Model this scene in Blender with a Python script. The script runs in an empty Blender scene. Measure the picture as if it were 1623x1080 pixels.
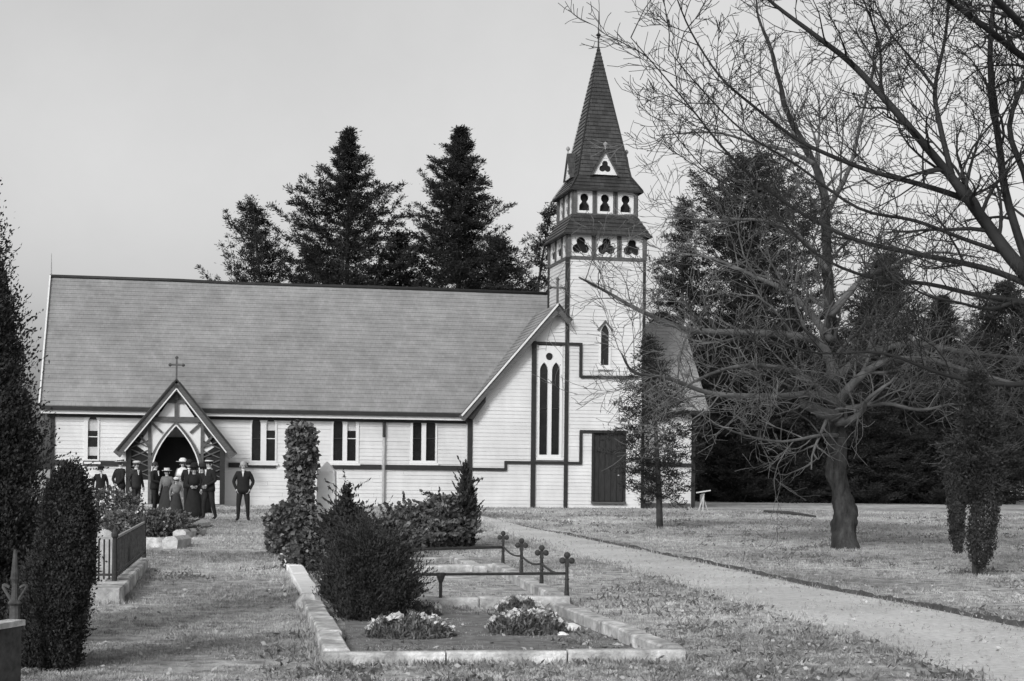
import bpy, bmesh, math, random
import numpy as np
from mathutils import Vector, Matrix
from mathutils.geometry import tessellate_polygon
SC = bpy.context.scene
COL = SC.collection
# ------------------------------------------------------------------ camera, sky, sun, exposure
F, Y0, ROLL, CAMH = 2468.0, 750.8, 0.0104, 1.6
cam = bpy.data.cameras.new('camera'); camo = bpy.data.objects.new('camera', cam); COL.objects.link(camo)
cam.sensor_width = 36.0; cam.lens = 36.0 * F / 1623.0
cam.shift_y = (Y0 - 540.0) / 1623.0; cam.shift_x = (Y0 - 540.0) * ROLL / 1623.0
cam.clip_end = 5000.0; cam.clip_start = 0.1
camo.location = (0, 0, CAMH); camo.rotation_euler = (math.pi / 2, -ROLL, 0)
SC.camera = camo
SUN_DIR = Vector((-0.35, -0.81, 0.47)).normalized()          # towards the sun
W = bpy.data.worlds.new('World'); SC.world = W; W.use_nodes = True
nt = W.node_tree; nt.nodes.clear()
sky = nt.nodes.new('ShaderNodeTexSky'); sky.sky_type = 'NISHITA'; sky.sun_disc = False
sky.sun_elevation = math.asin(SUN_DIR.z); sky.sun_rotation = math.atan2(SUN_DIR.x, SUN_DIR.y)
sky.dust_density = 4.0; sky.air_density = 1.0; sky.ozone_density = 1.0
# the old plate was sensitive to blue: the sky's blue channel as grey
bw = nt.nodes.new('ShaderNodeSeparateColor'); bg = nt.nodes.new('ShaderNodeBackground'); bg.inputs['Strength'].default_value = 0.138
wo = nt.nodes.new('ShaderNodeOutputWorld')
nt.links.new(sky.outputs[0], bw.inputs[0]); wtc = nt.nodes.new('ShaderNodeTexCoord'); wn_ = nt.nodes.new('ShaderNodeTexNoise'); wn_.inputs['Scale'].default_value = 3.2; wn_.inputs['Detail'].default_value = 8; wn_.inputs['Roughness'].default_value = 0.6
wmr = nt.nodes.new('ShaderNodeMapRange'); wmr.inputs[1].default_value = 0.3; wmr.inputs[2].default_value = 0.7; wmr.inputs[3].default_value = 0.93; wmr.inputs[4].default_value = 1.07
wmu = nt.nodes.new('ShaderNodeMath'); wmu.operation = 'MULTIPLY'
nt.links.new(wtc.outputs['Generated'], wn_.inputs['Vector']); nt.links.new(wn_.outputs[0], wmr.inputs[0]); nt.links.new(wmr.outputs[0], wmu.inputs[1]); nt.links.new(bw.outputs[2], wmu.inputs[0])
nt.links.new(wmu.outputs[0], bg.inputs['Color']); nt.links.new(bg.outputs[0], wo.inputs[0])
sl = bpy.data.lights.new('sun', 'SUN'); sl.energy = 1.7; sl.angle = math.radians(12.0); sl.color = (1, 1, 1)
so = bpy.data.objects.new('sun', sl); COL.objects.link(so); so.rotation_euler = SUN_DIR.to_track_quat('Z', 'Y').to_euler()
vs = SC.view_settings; vs.view_transform = 'Standard'; vs.look = 'None'; vs.exposure = 0.22; vs.gamma = 1.0; vs.use_curve_mapping = False

R = random.Random(7)
NP = np.random.default_rng(11)
# ------------------------------------------------------------------ pixels to places
def ray(px, py):
    c, s = math.cos(ROLL), math.sin(ROLL)
    dx, dy = px - 811.5, py - 540.0
    x = dx * c + dy * s; y = -dx * s + dy * c + 540.0 - Y0
    return (x / F, 1.0, -y / F)
def gz(Y):
    return 0.14 * min(1.0, max(0.0, (Y - 15.0) / 40.0))
def gp(px, py):
    d = ray(px, py); Y = 30.0
    for _ in range(40): Y = (gz(Y) - CAMH) / d[2]
    return Vector((d[0] * Y, Y, gz(Y)))
def at(px, py, Y):
    d = ray(px, py); return Vector((d[0] * Y, Y, CAMH + d[2] * Y))
YAW, CX, CY, CZ = 0.2095, -1.7553, 65.4953, 0.14
CA, SA = math.cos(YAW), math.sin(YAW)
def fac(px, py, v):                    # where the pixel's ray meets the church's plane of depth v: (u, z)
    d = ray(px, py); t = (v + -SA * CX + CA * CY) / (-SA * d[0] + CA * d[1])
    X, Y, Z = d[0] * t - CX, t - CY, CAMH + d[2] * t - CZ
    return (X * CA + Y * SA, Z)
# ------------------------------------------------------------------ materials (the photograph is black and white: every colour is a grey)
MATS = {}
def mat(name, val, var=0.25, scale=4.0, rough=0.8, bump=0.0, bscale=None, stretch=(1, 1, 1), detail=6.0, var2=0.0, scale2=0.5, spec=0.3, transl=0.0):
    m = bpy.data.materials.new(name); m.use_nodes = True; n = m.node_tree; b = n.nodes['Principled BSDF']
    b.inputs['Roughness'].default_value = rough; b.inputs['Specular IOR Level'].default_value = spec
    tc = n.nodes.new('ShaderNodeTexCoord'); mp = n.nodes.new('ShaderNodeMapping'); mp.inputs['Scale'].default_value = stretch
    n.links.new(tc.outputs['Object'], mp.inputs[0])
    nz = n.nodes.new('ShaderNodeTexNoise'); nz.inputs['Scale'].default_value = scale; nz.inputs['Detail'].default_value = detail; nz.inputs['Roughness'].default_value = 0.65
    n.links.new(mp.outputs[0], nz.inputs['Vector'])
    mr = n.nodes.new('ShaderNodeMapRange'); mr.inputs[1].default_value = 0.3; mr.inputs[2].default_value = 0.7
    mr.inputs[3].default_value = val * (1 - var); mr.inputs[4].default_value = val * (1 + var)
    n.links.new(nz.outputs[0], mr.inputs[0]); out = mr.outputs[0]
    if var2:
        n2 = n.nodes.new('ShaderNodeTexNoise'); n2.inputs['Scale'].default_value = scale2; n2.inputs['Detail'].default_value = 3
        n.links.new(mp.outputs[0], n2.inputs['Vector'])
        m2 = n.nodes.new('ShaderNodeMapRange'); m2.inputs[1].default_value = 0.35; m2.inputs[2].default_value = 0.65
        m2.inputs[3].default_value = 1 - var2; m2.inputs[4].default_value = 1 + var2; n.links.new(n2.outputs[0], m2.inputs[0])
        mu = n.nodes.new('ShaderNodeMath'); mu.operation = 'MULTIPLY'; n.links.new(out, mu.inputs[0]); n.links.new(m2.outputs[0], mu.inputs[1]); out = mu.outputs[0]
    n.links.new(out, b.inputs['Base Color'])
    if bump:
        nb = n.nodes.new('ShaderNodeTexNoise'); nb.inputs['Scale'].default_value = bscale or scale * 3; nb.inputs['Detail'].default_value = 5
        n.links.new(mp.outputs[0], nb.inputs['Vector'])
        bp = n.nodes.new('ShaderNodeBump'); bp.inputs['Strength'].default_value = bump; bp.inputs['Distance'].default_value = 0.02
        n.links.new(nb.outputs[0], bp.inputs['Height']); n.links.new(bp.outputs[0], b.inputs['Normal'])
    if transl:
        tr = n.nodes.new('ShaderNodeBsdfTranslucent'); n.links.new(out, tr.inputs[0]); mx = n.nodes.new('ShaderNodeMixShader'); mx.inputs[0].default_value = transl
        n.links.new(b.outputs[0], mx.inputs[1]); n.links.new(tr.outputs[0], mx.inputs[2])
        n.links.new(mx.outputs[0], n.nodes['Material Output'].inputs['Surface'])
    MATS[name] = m; return m
def brick_mat(name, val, bw_, rh, axis, var=0.3, mortar=0.6, zs=1.0, wear=0.15):
    m = mat(name, val, var=0.18, scale=1.2, rough=0.85, bump=0.2, bscale=30, var2=wear, scale2=0.35)
    n = m.node_tree; b = n.nodes['Principled BSDF']
    tc = n.nodes.new('ShaderNodeTexCoord'); sp = n.nodes.new('ShaderNodeSeparateXYZ'); cb = n.nodes.new('ShaderNodeCombineXYZ')
    n.links.new(tc.outputs['Object'], sp.inputs[0]); n.links.new(sp.outputs[axis], cb.inputs[0])
    mz = n.nodes.new('ShaderNodeMath'); mz.operation = 'MULTIPLY'; mz.inputs[1].default_value = zs; n.links.new(sp.outputs[2], mz.inputs[0]); n.links.new(mz.outputs[0], cb.inputs[1])
    br = n.nodes.new('ShaderNodeTexBrick'); br.inputs['Color1'].default_value = (1 - var,) * 3 + (1,); br.inputs['Color2'].default_value = (1 + var,) * 3 + (1,)
    br.inputs['Mortar'].default_value = (mortar,) * 3 + (1,); br.inputs['Scale'].default_value = 1.0; br.inputs['Mortar Size'].default_value = 0.012
    br.inputs['Brick Width'].default_value = bw_; br.inputs['Row Height'].default_value = rh; n.links.new(cb.outputs[0], br.inputs['Vector'])
    old = b.inputs['Base Color'].links[0].from_socket
    mu = n.nodes.new('ShaderNodeMath'); mu.operation = 'MULTIPLY'; n.links.new(old, mu.inputs[0]); n.links.new(br.outputs[0], mu.inputs[1]); n.links.new(mu.outputs[0], b.inputs['Base Color'])
    return m
paint = mat('white_paint', 0.56, var=0.10, scale=1.3, rough=0.6, stretch=(1, 1, 0.5), var2=0.09, scale2=0.25, bump=0.05, bscale=40)
sash = mat('sash_paint', 0.62, var=0.05, scale=6, rough=0.5)
trim = mat('dark_trim', 0.02, var=0.3, scale=5, rough=0.6)
timber = mat('porch_timber', 0.08, var=0.35, scale=6, rough=0.7, stretch=(1, 1, 3))
glass = mat('dark_glass', 0.012, var=0.5, scale=2, rough=0.12, spec=0.5)
blind = mat('window_blind', 0.45, var=0.15, scale=5)
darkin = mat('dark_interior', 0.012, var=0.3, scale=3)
roofm = brick_mat('nave_shingle', 0.225, 0.16, 0.24, 0, var=0.07, mortar=0.9, zs=1.28, wear=.07)
roofy = brick_mat('transept_shingle', 0.21, 0.16, 0.24, 1, var=0.07, mortar=0.86, zs=1.28)
spirem = brick_mat('spire_shingle', 0.038, 0.22, 0.26, 0, var=0.35, mortar=0.45, zs=1.02)
spirem.node_tree.nodes['Principled BSDF'].inputs['Roughness'].default_value = 0.38; spirem.node_tree.nodes['Principled BSDF'].inputs['Specular IOR Level'].default_value = 0.7
lead = mat('ridge_lead', 0.30, var=0.2, scale=4)
iron = mat('cast_iron', 0.03, var=0.5, scale=20, rough=0.6)
oldiron = mat('weathered_iron', 0.055, var=0.6, scale=12, rough=0.8)
stone = mat('kerb_stone', 0.42, var=0.5, scale=7, rough=0.9, bump=0.7, bscale=50, var2=0.35, scale2=2.5, detail=9)
palestone = mat('weathered_pale_stone', 0.46, var=0.35, scale=9, rough=0.9, bump=0.6, bscale=40)
marble = mat('pale_marble', 0.74, var=0.12, scale=5, rough=0.6, bump=0.1)
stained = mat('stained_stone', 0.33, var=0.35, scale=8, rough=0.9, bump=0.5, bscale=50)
grassm = mat('grass_ground', 0.33, var=0.8, scale=4.0, rough=0.95, bump=0.8, bscale=30, var2=0.35, scale2=0.16, detail=10)
blade = mat('grass_blade', 0.37, var=0.75, scale=4.5, rough=0.8, var2=0.35, scale2=0.16, detail=9, transl=0.25)
gravel = mat('gravel', 0.53, var=0.22, scale=12, rough=0.95, bump=0.6, bscale=80, var2=0.14, scale2=0.5, detail=10)
earth = mat('edging_earth', 0.07, var=0.5, scale=9, rough=0.95, bump=0.6, bscale=40)
soil = mat('grave_soil', 0.17, var=0.45, scale=7, rough=0.95, bump=0.7, bscale=50)
pinem = mat('pine_needles', 0.026, var=0.5, scale=0.8, rough=0.8, transl=0.12)
darkneedle = mat('cypress_foliage', 0.034, var=0.85, scale=6, rough=0.85, transl=0.1)
hedgem = mat('backdrop_needles', 0.020, var=0.5, scale=0.6, rough=0.85)
leafm = mat('ivy_leaf', 0.10, var=0.75, scale=9, rough=0.45, spec=0.5, transl=0.12)
roseleaf = mat('rose_leaf', 0.11, var=0.8, scale=12, rough=0.5, transl=0.15)
petal = mat('white_petal', 0.62, var=0.2, scale=20, rough=0.6, transl=0.2)
bark = mat('rough_bark', 0.036, var=0.75, scale=9, rough=0.95, bump=1.0, bscale=25, stretch=(1, 1, 0.35), var2=0.4, scale2=1.2)
litbark = mat('sunlit_bark', 0.105, var=0.6, scale=1.6, rough=0.85)  # lawn tree's limbs and twigs: their sunlit look is put into this paler colour
twigm = mat('twig_bark', 0.022, var=0.5, scale=1.2, rough=0.8)
darkbark = mat('pine_bark', 0.05, var=0.4, scale=6, rough=0.95)
suit = mat('black_suit', 0.012, var=0.3, scale=8, rough=0.9)
suit2 = mat('charcoal_suit', 0.028, var=0.3, scale=8, rough=0.9)
greycloth = mat('grey_cloth', 0.14, var=0.3, scale=8, rough=0.9)
lightcloth = mat('white_cloth', 0.60, var=0.12, scale=8, rough=0.9)
skin = mat('skin', 0.33, var=0.1, scale=12, rough=0.6)
hair = mat('hair', 0.03, var=0.3, scale=40, rough=0.6)
greyhair = mat('grey_hair', 0.28, var=0.2, scale=30)
straw = mat('straw', 0.5, var=0.15, scale=40, rough=0.8)
palewood = mat('pale_wood', 0.42, var=0.25, scale=6)
# ------------------------------------------------------------------ mesh helpers
class MB:
    def __init__(s): s.v = []; s.f = []; s.mi = []; s.cur = 0
    def face(s, *pts):
        i = len(s.v); s.v += [tuple(p) for p in pts]; s.f.append(tuple(range(i, i + len(pts)))); s.mi.append(s.cur)
    def box(s, a, b):
        (x0, y0, z0), (x1, y1, z1) = [(min(p, q)) for p, q in zip(a, b)], [(max(p, q)) for p, q in zip(a, b)]
        i = len(s.v); s.v += [(x0, y0, z0), (x1, y0, z0), (x1, y1, z0), (x0, y1, z0), (x0, y0, z1), (x1, y0, z1), (x1, y1, z1), (x0, y1, z1)]
        for f in ((0, 3, 2, 1), (4, 5, 6, 7), (0, 1, 5, 4), (1, 2, 6, 5), (2, 3, 7, 6), (3, 0, 4, 7)): s.f.append(tuple(i + k for k in f)); s.mi.append(s.cur)
    def prism(s, poly, off):               # closed polygon (3-D points) pushed by off
        n = len(poly); a = [Vector(p) for p in poly]; b = [p + Vector(off) for p in a]
        i = len(s.v); s.v += [tuple(p) for p in a + b]
        s.f.append(tuple(i + k for k in range(n))); s.f.append(tuple(i + n + k for k in reversed(range(n)))); s.mi += [s.cur, s.cur]
        for k in range(n): s.f.append((i + k, i + n + k, i + n + (k + 1) % n, i + (k + 1) % n)); s.mi.append(s.cur)
    def bar(s, p, q, w, d, up=(0, 0, 1)):  # rectangular bar from p to q, w across, d along up-ish
        p, q = Vector(p), Vector(q); t = (q - p).normalized(); u = Vector(up)
        if abs(t.dot(u)) > 0.98: u = Vector((0, 1, 0))
        a = t.cross(u).normalized() * w / 2; b = a.normalized().cross(t).normalized() * d / 2
        s.prism([p - a - b, p + a - b, p + a + b, p - a + b], q - p)
    def tube(s, pts, rad, n=6, cap=True):
        pts = [Vector(p) for p in pts]; i0 = len(s.v); m = len(pts); prev = None
        for k, p in enumerate(pts):
            t = (pts[min(k + 1, m - 1)] - pts[max(k - 1, 0)])
            if t.length < 1e-9: t = Vector((0, 0, 1))
            t.normalize()
            if prev is None: a = t.orthogonal().normalized()
            else:
                a = prev - t * prev.dot(t); a = a.normalized() if a.length > 1e-6 else t.orthogonal().normalized()
            prev = a; b = t.cross(a); r = rad[k] if hasattr(rad, '__len__') else rad
            for j in range(n):
                an = 2 * math.pi * j / n; s.v.append(tuple(p + a * (r * math.cos(an)) + b * (r * math.sin(an))))
        for k in range(m - 1):
            for j in range(n):
                j2 = (j + 1) % n; s.f.append((i0 + k * n + j, i0 + k * n + j2, i0 + (k + 1) * n + j2, i0 + (k + 1) * n + j)); s.mi.append(s.cur)
        if cap and n > 2:
            s.f.append(tuple(i0 + j for j in reversed(range(n)))); s.f.append(tuple(i0 + (m - 1) * n + j for j in range(n))); s.mi += [s.cur, s.cur]
    def lathe(s, prof, c=(0, 0, 0), n=14, squash=1.0, wob=0.0):
        c = Vector(c); i0 = len(s.v)
        for r, z in prof:
            for j in range(n):
                an = 2 * math.pi * j / n; rr = r * (1 + wob * math.cos(j * math.pi))
                s.v.append((c.x + rr * math.cos(an), c.y + rr * squash * math.sin(an), c.z + z))
        for k in range(len(prof) - 1):
            for j in range(n):
                j2 = (j + 1) % n; s.f.append((i0 + k * n + j, i0 + k * n + j2, i0 + (k + 1) * n + j2, i0 + (k + 1) * n + j)); s.mi.append(s.cur)
        s.f.append(tuple(i0 + j for j in reversed(range(n)))); s.f.append(tuple(i0 + (len(prof) - 1) * n + j for j in range(n))); s.mi += [s.cur, s.cur]
    def lap(s, b0, b1, t0, t1, rows, th):   # lapped courses over a quad: bottom edge b0-b1, top edge t0-t1
        b0, b1, t0, t1 = map(Vector, (b0, b1, t0, t1)); n = (b1 - b0).cross((t0 + t1) / 2 - (b0 + b1) / 2).normalized() * th
        for i in range(rows):
            a, c = i / rows, (i + 1) / rows
            p, q = b0.lerp(t0, a), b1.lerp(t1, a); r, w = b1.lerp(t1, c), b0.lerp(t0, c)
            s.face(p + n, q + n, r, w); s.face(p, q, q + n, p + n)
    def plate(s, outline, holes, v0, th):   # 2-D (u, z) outline with holes, front at v0, thickness th backwards
        polys = [[Vector((u, 0, z)) for u, z in pl] for pl in [outline] + holes]
        flat = [p for pl in polys for p in pl]
        tris = tessellate_polygon([[Vector((p.x, p.z, 0)) for p in pl] for pl in polys])
        i = len(s.v); s.v += [(p.x, v0, p.z) for p in flat]
        for t in tris:
            a, b, c = (flat[k] for k in t)
            cr = (b.x - a.x) * (c.z - a.z) - (b.z - a.z) * (c.x - a.x)
            s.f.append(tuple(i + k for k in (t if cr > 0 else t[::-1]))); s.mi.append(s.cur)
        for pl in polys:
            for k in range(len(pl)):
                a, b = pl[k], pl[(k + 1) % len(pl)]
                s.face((a.x, v0, a.z), (b.x, v0, b.z), (b.x, v0 + th, b.z), (a.x, v0 + th, a.z))
    def build(s, name, m, parent=None, smooth=False, loc=None, recalc=False):
        me = bpy.data.meshes.new(name); me.from_pydata(s.v, [], s.f)
        for mm in (m if isinstance(m, (list, tuple)) else [m]): me.materials.append(mm)
        if any(s.mi): me.polygons.foreach_set('material_index', s.mi)
        if recalc:
            b = bmesh.new(); b.from_mesh(me); bmesh.ops.recalc_face_normals(b, faces=b.faces); b.to_mesh(me); b.free()
        if smooth: me.polygons.foreach_set('use_smooth', [True] * len(me.polygons))
        me.update(); return link(name, me, parent, loc)
def link(name, me, parent=None, loc=None):
    o = bpy.data.objects.new(name, me); COL.objects.link(o)
    if parent is not None: o.parent = parent
    if loc is not None: o.location = loc
    return o
def tag(o, label, cat, group=None):
    o['label'] = label; o['category'] = cat
    if group: o['group'] = group
    return o
def thing(name, label, cat, loc=(0, 0, 0), rz=0.0, group=None):
    o = link(name, None); o.location = loc; o.rotation_euler = (0, 0, rz); return tag(o, label, cat, group)
def kind(o, k): o['kind'] = k; return o
def dup(root, loc, rz, scale, label, group=None):
    r = root.copy(); COL.objects.link(r); r.location = loc; r.rotation_euler = (0, 0, rz); r.scale = scale; r['label'] = label
    if group: r['group'] = group
    for ch in list(root.children):
        c = ch.copy(); COL.objects.link(c); c.parent = r
    return r
def leaves(P, size, width, name, m, parent=None, flat=0.0, D=None, jitter=1.0, loc=None):
    """one diamond-shaped leaf at every point of P (N,3); flat pulls the leaves level; D gives each leaf a direction"""
    P = np.asarray(P, dtype=np.float64); N = len(P)
    t = NP.normal(size=(N, 3)) * jitter
    if D is not None: t = t + np.asarray(D)
    t[:, 2] *= (1 - flat); t /= np.linalg.norm(t, axis=1)[:, None] + 1e-9
    h = NP.normal(size=(N, 3)); h[:, :2] *= (1 - flat); b = np.cross(t, h); b /= np.linalg.norm(b, axis=1)[:, None] + 1e-9
    s = (np.asarray(size) * NP.uniform(0.6, 1.35, N))[:, None]; w = s * (width * NP.uniform(0.7, 1.3, N))[:, None]
    V = np.empty((N, 4, 3)); V[:, 0] = P - t * s * 0.5; V[:, 1] = P + b * w * 0.5 + t * s * 0.05; V[:, 2] = P + t * s * 0.5; V[:, 3] = P - b * w * 0.5 + t * s * 0.05
    me = bpy.data.meshes.new(name); me.vertices.add(4 * N); me.loops.add(4 * N); me.polygons.add(N)
    me.vertices.foreach_set('co', V.ravel()); me.loops.foreach_set('vertex_index', np.arange(4 * N)); me.polygons.foreach_set('loop_start', np.arange(0, 4 * N, 4))
    me.materials.append(m); me.update(calc_edges=True); return link(name, me, parent, loc)

# ------------------------------------------------------------------ ground
xs = [-3000, -900, -300, -150, -80] + list(range(-50, 51, 2)) + [80, 150, 300, 900, 3000]
ys = [-60, -20, 0, 5, 10] + list(range(15, 56, 1)) + list(range(57, 90, 3)) + [100, 120, 160, 240, 500, 1200, 4000]
b = MB()
for y in ys:
    for x in xs: b.v.append((x, y, gz(y)))
nx = len(xs)
for j in range(len(ys) - 1):
    for i in range(nx - 1): b.f.append((j * nx + i, j * nx + i + 1, (j + 1) * nx + i + 1, (j + 1) * nx + i)); b.mi.append(0)
kind(b.build('ground', grassm), 'structure')
# path: far edge (the dark edging) and near edge, from the photograph's pixels on the ground
EDGE = [(748, 815), (790, 824), (836, 836), (960, 861), (1090, 888), (1144, 899), (1289, 931), (1433, 957), (1623, 996), (1760, 1024)]
NEAR = [(738, 818), (770, 832), (800, 846), (880, 872), (990, 902), (1060, 922), (1190, 962), (1330, 1005), (1500, 1062), (1640, 1110)]
def resample(pl, n):
    d = [0.0]
    for a, c in zip(pl, pl[1:]): d.append(d[-1] + math.hypot(c[0] - a[0], c[1] - a[1]))
    out = []
    for k in range(n):
        t = d[-1] * k / (n - 1); i = 0
        while i < len(d) - 2 and d[i + 1] < t: i += 1
        u = (t - d[i]) / (d[i + 1] - d[i]); out.append((pl[i][0] + (pl[i + 1][0] - pl[i][0]) * u, pl[i][1] + (pl[i + 1][1] - pl[i][1]) * u))
    return out
E3 = [gp(*p) for p in resample(EDGE, 70)]; N3 = [gp(*p) for p in resample(NEAR, 70)]
b = MB(); M_ = 8; rows = []
for k in range(70):
    row = []
    w = 0.12 * math.sin(k * 0.55) + 0.06 * math.sin(k * 1.1 + 1)
    for j in range(M_ + 1):
        t = j / M_; p = E3[k].lerp(N3[k] + Vector((w * .3, -w, 0)), t); row.append((p.x, p.y, gz(p.y) + 0.006))
    rows.append(row)
for r in rows: b.v += r
for k in range(69):
    for j in range(M_): i = k * (M_ + 1) + j; b.f.append((i, i + M_ + 1, i + M_ + 2, i + 1)); b.mi.append(0)
kind(b.build('path', gravel, recalc=True), 'structure')
PATHC = np.array([[(p.x + q.x) / 2, (p.y + q.y) / 2, (p - q).length / 2] for p, q in zip(E3, N3)])
b = MB(); NE = 260; EE = [gp(*p) for p in resample(EDGE[1:], NE)]; nn = [0.0]           # low cut-turf edging along the far side
for k in range(NE): nn.append(nn[-1] * .7 + R.gauss(0, .35))
for k in range(NE):
    p = EE[k]; h = max(.015, .055 + .022 * nn[k]) * min(1, k / 30); w1 = .13 + .03 * nn[-k - 1]; y = .02 * nn[k]
    for dx, dy, dz in ((-.02, -.06 + y, -.01), (0, .0 + y, h * .9), (.02, .05 + y, h), (.04, w1 + y, h * .6), (.05, w1 + .1 + y, -.01)): b.v.append((p.x + dx, p.y + dy, gz(p.y + dy) + dz))
for k in range(NE - 1):
    for j in range(4): i = k * 5 + j; b.f.append((i, i + 1, i + 6, i + 5)); b.mi.append(0)
kind(b.build('path_edging', earth, recalc=True), 'structure')

# ------------------------------------------------------------------ the church
church = thing('church', 'white weatherboard church with long grey shingled roof and dark pointed spire', 'church', (CX, CY, CZ), YAW)
UT, TW, TH = 4.20, 3.40, 10.70
EZ, RZ, NL, WN, PJ, OV = 4.27, 9.66, 16.92, 4.25, 0.51, 0.43
GH, GZ = 3.68, 8.56
KN = (RZ - EZ) / WN
def P(name, b, m, parent=church, **k): return b.build(name, m, parent, recalc=k.pop('recalc', True), **k)
def boards(b, u0, u1, z0, z1, v, holes=(), clip=None, pitch=0.155, th=0.019, off=0.0, pos=None):
    """lapped weatherboards on the plane v; holes are (u0, u1, z0, z1); clip(z) -> (umin, umax)"""
    n = max(1, round((z1 - z0) / pitch)); pos = pos or (lambda u, vv, z: (u, v + vv, z))
    for i in range(n):
        a, c = z0 + (z1 - z0) * i / n, z0 + (z1 - z0) * (i + 1) / n
        iv = [(u0, u1)]
        for h in holes:
            if h[2] < c - 1e-4 and h[3] > a + 1e-4:
                nv = []
                for s, e in iv:
                    if h[1] <= s or h[0] >= e: nv.append((s, e)); continue
                    if h[0] > s: nv.append((s, h[0]))
                    if h[1] < e: nv.append((h[1], e))
                iv = nv
        for s, e in iv:
            la, lc = (s, e), (s, e)
            if clip: la = (max(s, clip(a)[0]), min(e, clip(a)[1])); lc = (max(s, clip(c)[0]), min(e, clip(c)[1]))
            if la[1] <= la[0]: continue
            if lc[1] <= lc[0]: m_ = (lc[0] + lc[1]) / 2; lc = (m_, m_)
            # butt joints: split each course into boards of uneven length
            if abs(la[0] - lc[0]) < 1e-6 and abs(la[1] - lc[1]) < 1e-6 and la[1] - la[0] > 3.0:
                cut = [la[0]]
                while cut[-1] + 4.2 < la[1]: cut.append(cut[-1] + R.uniform(1.6, 4.0))
                pieces = list(zip(cut, [q - .007 for q in cut[1:]] + [la[1]]))
            else: pieces = [None]
            for pc in pieces:
                if pc: la = lc = pc
                t = th * R.uniform(.55, 1.45)
                b.face(pos(la[0], -t, a), pos(la[1], -t, a), pos(lc[1], 0, c), pos(lc[0], 0, c))
                b.face(pos(la[0], 0, a), pos(la[1], 0, a), pos(la[1], -t, a), pos(la[0], -t, a))
def lancet(u, w, z0, z1, n=8):              # pointed-arch outline, anticlockwise
    sp = z1 - w * 0.95; pts = [(u - w / 2, z0), (u + w / 2, z0)]
    for k in range(n + 1):
        t = k / n; an = t * math.radians(58); r = w * 1.05
        x = u + w / 2 - r + r * math.cos(an); z = sp + (z1 - sp) * math.sin(an) / math.sin(math.radians(58)); x = u + (w / 2) * (1 - t ** 1.7)
        pts.append((x, z))
    pts += [(2 * u - x, z) for x, z in reversed(pts[2:-1])]
    return pts
def trefoil(u, z, r, n=9, foot=False):
    pts = []
    cs = [(-math.pi / 6, ), (math.pi / 2, ), (math.pi * 7 / 6, )]
    for (a,) in cs:
        cx, cz = u + r * .52 * math.cos(a), z + r * .52 * math.sin(a)
        for k in range(n + 1):
            an = a - 1.95 + 3.9 * k / n; pts.append((cx + r * .5 * math.cos(an), cz + r * .5 * math.sin(an)))
    return pts
def keyhole(u, z, r, n=12):                  # round head over a bell-shaped foot
    pts = [(u - r * .62, z - r), (u + r * .62, z - r), (u + r * .60, z - r * .45), (u + r * .3, z - r * .02)]
    for k in range(n + 1):
        an = -0.9 + (math.pi + 1.8) * k / n; pts.append((u + r * .5 * math.cos(an), z + r * .48 + r * .5 * math.sin(an)))
    pts += [(u - r * .3, z - r * .02), (u - r * .60, z - r * .45)]
    return pts
def band(px0, py0, px1, py1, v, th=0.2, name='trim_board', proud=0.05, parent=church, m=trim):
    (u0, z0), (u1, z1) = fac(px0, py0, v), fac(px1, py1, v)
    b = MB(); b.bar((u0, v - proud, z0), (u1, v - proud, z1), proud * 1.9, th) if abs(u1 - u0) > abs(z1 - z0) else b.box((min(u0, u1) - th / 2, v - proud * 2, min(z0, z1)), (max(u0, u1) + th / 2, v + .01, max(z0, z1)))
    return P(name, b, m, parent)
def window(rect, lights, v, glassv=0.10, sill=True, roundel=None, parent=church, blinds=()):
    u0, u1, z0, z1 = rect
    holes = [lancet(*l) for l in lights]
    if roundel: holes.append([(roundel[0] + roundel[2] * math.cos(k * math.pi / 8), roundel[1] + roundel[2] * math.sin(k * math.pi / 8)) for k in range(16)])
    b = MB(); b.plate([(u0, z0), (u1, z0), (u1, z1), (u0, z1)], holes, v - 0.055, 0.16)
    wn = P('window', b, sash, parent, recalc=False)
    for i, l in enumerate(lights):
        b = MB(); u, w, a, c = l; zm = a + (c - a) * .5
        b.box((u - w / 2 - .02, v + .06, a - .02), (u + w / 2 + .02, v + .075, c + .02)); P('pane', b, glass, wn)
        b = MB(); b.bar((u - w / 2, v + .035, zm), (u + w / 2, v + .035, zm), .03, .035); P('glazing_bar', b, sash if i in [q[0] for q in blinds] else trim, wn)
    for i, za, zb in blinds:
        u, w, a, c = lights[i]; b = MB(); b.box((u - w / 2, v + .045, za), (u + w / 2, v + .055, zb)); P('blind', b, blind, wn)
    if roundel:
        b = MB(); b.box((roundel[0] - roundel[2], v + .06, roundel[1] - roundel[2]), (roundel[0] + roundel[2], v + .075, roundel[1] + roundel[2])); P('round_pane', b, glass, wn)
    if sill:
        b = MB(); b.box((u0 - .06, v - .13, z0 - .09), (u1 + .06, v + .02, z0 - .002)); P('sill', b, sash, wn)
    return wn
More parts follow.
